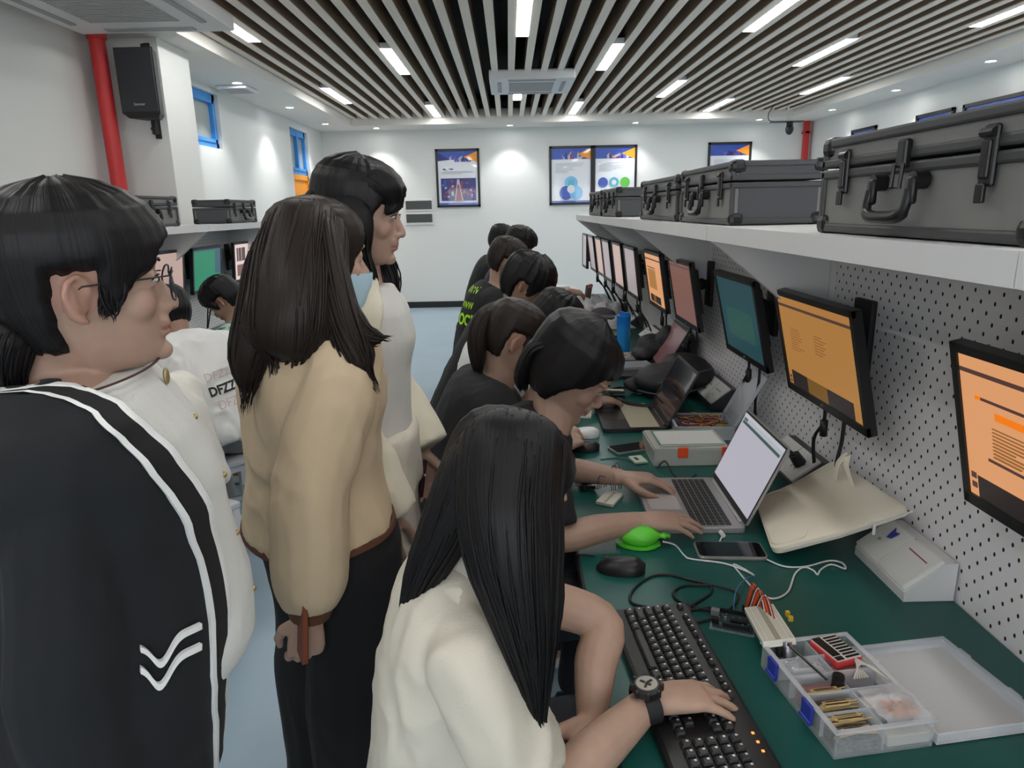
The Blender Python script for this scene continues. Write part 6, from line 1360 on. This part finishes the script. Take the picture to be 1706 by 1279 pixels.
for s in (-1, 1):
    L.tube(spline([(.104, s*.010, .004), (.106, s*.024, .012), (.103, s*.045, .010), (.098, s*.054, -.006), (.099, s*.045, -.026), (.104, s*.026, -.030), (.106, s*.012, -.018), (.104, s*.010, .004)], 5), .0013, 6); L.tube([(.098, s*.054, .004), (.06, s*.070, .003), (.0, s*.0775, .002), (-.012, s*.079, -.006)], .0012, 6)
L.tube([(.104, -.010, .002), (.108, 0, .005), (.104, .010, .002)], .0012, 6); g = L.build('glasses', BLACK, P1.o, True)
for s in (-1, 1):
    L = LMB(P1.M); L.add([(.104, s*.011, .003), (.106, s*.024, .011), (.103, s*.045, .009), (.0985, s*.053, -.006), (.099, s*.045, -.025), (.104, s*.026, -.029), (.1055, s*.012, -.018)], [list(range(7))])
    L.build('lens', mat('lens_glass', (.5, .65, .8), .05, alpha=.18, coat=1), g)

# woman in the beige cardigan
yaw = radians(42); f, l = dirv(yaw), leftv(yaw)
neck = V((-.425, 1.435, 1.325)); pel = V((-.43, 1.45, .875)); T = Torso(pel, pel.lerp(neck, .5)-f*.015, neck, l, 'f', .98, 1.0)
shR, shL = T.frame(.87)[0]-l*.155, T.frame(.87)[0]+l*.155
wrR = atD(517, 1028, 1.40)
A = {'R': (shR, V((-.392, 1.255, 1.035)), wrR, dict(fwd=(-.22, .10, -.9), nrm=(.35, -1, -.1), ts=-1, curl=(.42, .48, .5, .5), spread=.06, thumb=.2, tin=.1)), 'L': (shL, shL+V((-.0, -.0, -.27)), wrR+V((-.03, .12, .03)), dict(fwd=(.5, -.4, -.6), nrm=(-.3, -.5, -.5), ts=1, curl=(.5,)*4))}
P2 = Person('woman with long dark hair in a beige cardigan, hands behind her back', None, T, A, stand_legs(pel, f, l), (pel.x, pel.y, 0), .0036, 2, 1.0, 'women standing in the aisle', False, head_matrix((-.396, 1.45, 1.465), radians(29), radians(3)))
BEI = CLO('beige_cardigan', srgb(194, 174, 145), rough=.8); BRN = CLO('brown_trim', srgb(88, 54, 36))
ext2 = lambda t: (.012-.004*t+.012*(1-smooth(0, .3, t)), .008, .03*(1-t)+.006)
mb = MB(); T.loft(mb, .035, .985, .012, 36, 20, ext2)
for kk, (sh, el, wr, _) in A.items():
    c = T.frame(.84)[0]; limb(mb, [c.lerp(V(sh), .6), V(sh), V(sh).lerp(V(el), .5), V(el), V(el).lerp(V(wr), .45), V(el).lerp(V(wr), .72), V(el).lerp(V(wr), .9)], [.070, .074, .074, .072, .07, .068, .052])
fin(mb, 'cardigan', BEI, .0065, P2.o, 4, None, .011, 9, 41)
mb = MB(); T.band(mb, .024, .050, .012, .007, 64, ext2); mb.build('hem_trim', BRN, P2.o, True, 60)
mb = MB(); a, b = A['R'][1], V(A['R'][2]); mb.tube([a.lerp(b, .88), a.lerp(b, .93), a.lerp(b, .99)], [.050, .046, .040], 18); mb.build('cuff_trim', BRN, P2.o, True, 60)
P2.trousers('trousers', CLO('black_trousers', (.008, .0085, .010), rough=.95, sheen=0), 1.3, .010, .004, .99, 1.55, ext=lambda t: (.012, .01, .015)); P2.shoes(SHOEB)
def h2(mb, M):
    hair_cap(mb, M, zl_std(.055, -.01, -.07, -.09, -.115), lambda a, z: .010, 31, .0018, 110, 56)
    g = lambda *a: [atD(*q) for q in a]; sv = (1, .3, 0)
    bundle(mb, g((518, 340, 1.43), (512, 375, 1.37), (504, 430, 1.34), (500, 500, 1.31), (490, 560, 1.31), (480, 610, 1.33)), [.05, .075, .085, .09, .09, .05], [.03, .05, .06, .06, .05, .02], sv, 110, .006, 51, .10)
    bundle(mb, g((494, 355, 1.42), (466, 440, 1.38), (442, 540, 1.36), (418, 600, 1.35), (410, 652, 1.36)), [.04, .06, .055, .04, .012], [.04, .06, .05, .035, .012], sv, 60, .0055, 52, .14)
    bundle(mb, g((540, 355, 1.40), (548, 420, 1.35), (570, 530, 1.31), (594, 590, 1.30), (610, 622, 1.31)), [.025, .026, .03, .028, .008], [.04, .05, .045, .03, .01], sv, 60, .0055, 53, .14)
    bundle(mb, g((560, 470, 1.33), (585, 530, 1.30), (612, 560, 1.30), (640, 566, 1.31)), [.02, .022, .015, .005], [.02, .02, .015, .005], sv, 26, .0045, 54, .12)
P2.hair(h2, HAIR2)
L = LMB(P2.M); vs = []      # face mask
for i in range(9):
    for j in range(13):
        z = -.112+.078*i/8; a = -1.05+2.1*j/12; p = head_pt(max(z, -.108), a); vs.append(p+V((cos(a), sin(a)*.6, 0))*(.012+.018*math.exp(-(a/.45)**2)*smooth(-.11, -.05, z)))
L.add(vs, [[i*13+j, i*13+j+1, (i+1)*13+j+1, (i+1)*13+j] for i in range(8) for j in range(12)]); MASK = mat('mask_blue', srgb(186, 218, 232), .8); mk = L.build('face_mask', MASK, P2.o, True)
L = LMB(P2.M)
for s in (-1, 1): L.tube([(.045, s*.066, -.04), (.0, s*.082, -.02), (-.012, s*.084, -.01)], .0016, 6); L.tube([(.03, s*.064, -.10), (-.0, s*.08, -.04), (-.012, s*.084, -.02)], .0016, 6)
L.build('ear_loops', WHITE, mk, True)
# brown phone held behind the back
c = atD(503, 1040, 1.372); t = empty('smartphone', c, 'phone in a brown case held behind the back of the woman in beige', 'phone'); 
Rp = Matrix.Translation(c) @ Matrix.Rotation(radians(5), 4, 'Y') @ Matrix.Rotation(radians(-62), 4, 'Z')
q = LMB(Rp); q.loft([[V((p.x, z, p.y)) for p in rr(-.036, .036, -.072, .072, 0, .01)] for z in (-.006, .004)]); q.build('phone_case', mat('phone_case_brown', srgb(120, 62, 34), .5), t)
q = LMB(Rp); q.loft([[V((p.x, z, p.y)) for p in rr(-.033, .033, -.069, .069, 0, .009)] for z in (.003, .0055)]); q.build('glass_screen', mat('phone_glass', (0, 0, 0)), t)
q = LMB(Rp); n = 14; q.tube([(-.0365, .0008*0+.0025*cos(a*2*pi/n), .02+.007*sin(a*2*pi/n)) for a in range(n+1)], .0009, 5); q.build('case_emblem', WHITE, t)

# woman in the cream cardigan
yaw = radians(2); f, l = dirv(yaw), leftv(yaw)
neck = V((-.372, 1.70, 1.415)); pel = V((-.375, 1.70, .92)); T = Torso(pel, pel.lerp(neck, .5)+f*.0, neck, l, 'f', .95, 1.0)
shR, shL = T.frame(.87)[0]-l*.15, T.frame(.87)[0]+l*.15
wl_ = atD(702, 752, 1.93)
A = {'R': (shR, shR+V((-.02, -.04, -.27)), shR+V((.05, -.03, -.50)), dict(fwd=(.1, 0, -1), nrm=(.1, -1, 0), ts=1)), 'L': (shL, shL+V((.02, .05, -.27)), wl_, dict(fwd=(.08, 0, -1), nrm=(0, 1, .1), ts=-1, curl=(.5, .5, .5, .5), spread=.05))}
P3 = Person('woman in a cream cardigan and pale trousers, her profile towards the monitors', None, T, A, stand_legs(pel, f, l), (pel.x, pel.y, 0), .0036, 0, 1.0, 'women standing in the aisle', True, head_matrix((-.345, 1.665, 1.552), radians(0), radians(9)))
CRM = CLO('cream_cardigan', srgb(226, 219, 198), rough=.75, alpha=.93); CRT = CLO('cream_trousers', srgb(206, 198, 184))
mb = MB(); T.loft(mb, .12, .93, .004, 36, 18, lambda t: (0, .004, 0)); fin(mb, 'white_top', CLO('white_top', srgb(212, 210, 205)), .006, P3.o, 4, None, .003, 9, 51)
P3.trousers('trousers', CRT, 1.25, .010, .010, .99, 1.5, ext=lambda t: (.01, .012, .01)); P3.shoes(SHOEW)
ue3 = lambda t: 1.40-.5*smooth(.55, .95, t); mb = MB(); n = 40; k = 24; t0, t1 = -.30, .985
ext3 = lambda t: (.025+.02*(1-t), .02+.03*(1-t), .03)
def sheet(o_): return [[T.pt(ue3(t)+(2*pi-2*ue3(t))*j/n, t, o_, ext3) for j in range(n+1)] for t in [t0+(t1-t0)*i/k for i in range(k+1)]]
a, b = sheet(.006), sheet(.02); mb.loft([a[i]+b[i][::-1] for i in range(k+1)], None, True, True, False)
for kk, (sh, el, wr, _) in A.items():
    c = T.frame(.84)[0]; limb(mb, [c.lerp(V(sh), .6), V(sh), V(sh).lerp(V(el), .5), V(el), V(el).lerp(V(wr), .5), V(el).lerp(V(wr), .97)], [.066, .07, .072, .076, .082, .084])
fin(mb, 'cardigan', CRM, .0065, P3.o, 4, None, .009, 10, 53)
def h3(mb, M):
    zl = lambda a: (.048-.03*smooth(.0, .9, abs(a)) if abs(a) < .9 else .018-.06*smooth(.9, 1.25, abs(a)) if abs(a) < 1.25 else -.10)
    hair_cap(mb, M, zl, lambda a, z: .014+.006*smooth(1.2, 2.6, abs(a)), 41, .0022, 110, 56)
    Lq = lambda *q: [M @ V(p) for p in q]; ax = M.to_3x3() @ V((0, 1, 0)); fx = M.to_3x3() @ V((1, 0, 0))
    bundle(mb, Lq((.01, -.07, .08), (.06, -.07, .06), (.083, -.055, .03), (.07, -.064, .005)), [.02, .035, .022, .006], [.01, .014, .01, .004], fx, 34, .004, 60, .06, wave=.002)
    bundle(mb, Lq((-.02, -.07, .05), (-.01, -.088, -.03), (-.0, -.082, -.09), (.03, -.078, -.15), (.055, -.08, -.205)), [.05, .055, .045, .035, .012], [.02, .026, .024, .02, .01], fx, 60, .005, 61, .12)
    bundle(mb, Lq((-.02, .07, .05), (-.01, .088, -.03), (.01, .082, -.09), (.06, .06, -.15), (.085, .055, -.20)), [.05, .055, .045, .035, .014], [.02, .026, .024, .02, .01], fx, 60, .005, 62, .12)
    bundle(mb, Lq((-.07, 0, .06), (-.115, 0, -.02), (-.11, 0, -.10), (-.10, 0, -.19)), [.05, .08, .075, .05], [.02, .03, .03, .02], ax, 40, .006, 63, .08)
P3.hair(h3)
c = atD(705, 800, 1.93); t = empty('smartphone', c, 'dark phone in the hand of the woman in the cream cardigan', 'phone'); Rp = Matrix.Translation(c) @ Matrix.Rotation(radians(25), 4, 'X') @ Matrix.Rotation(radians(10), 4, 'Y')
q = LMB(Rp); q.loft([[V((x, p.x, p.y)) for p in rr(-.037, .037, -.055, .055, 0, .01)] for x in (-.006, .003)]); q.build('phone_case', mat('phone_case_maroon', srgb(60, 30, 36), .4), t)
q = LMB(Rp); q.loft([[V((x, p.x, p.y)) for p in rr(-.034, .034, -.052, .052, 0, .009)] for x in (.0025, .005)]); q.build('glass_screen', mat('phone_glass', (0, 0, 0)), t)
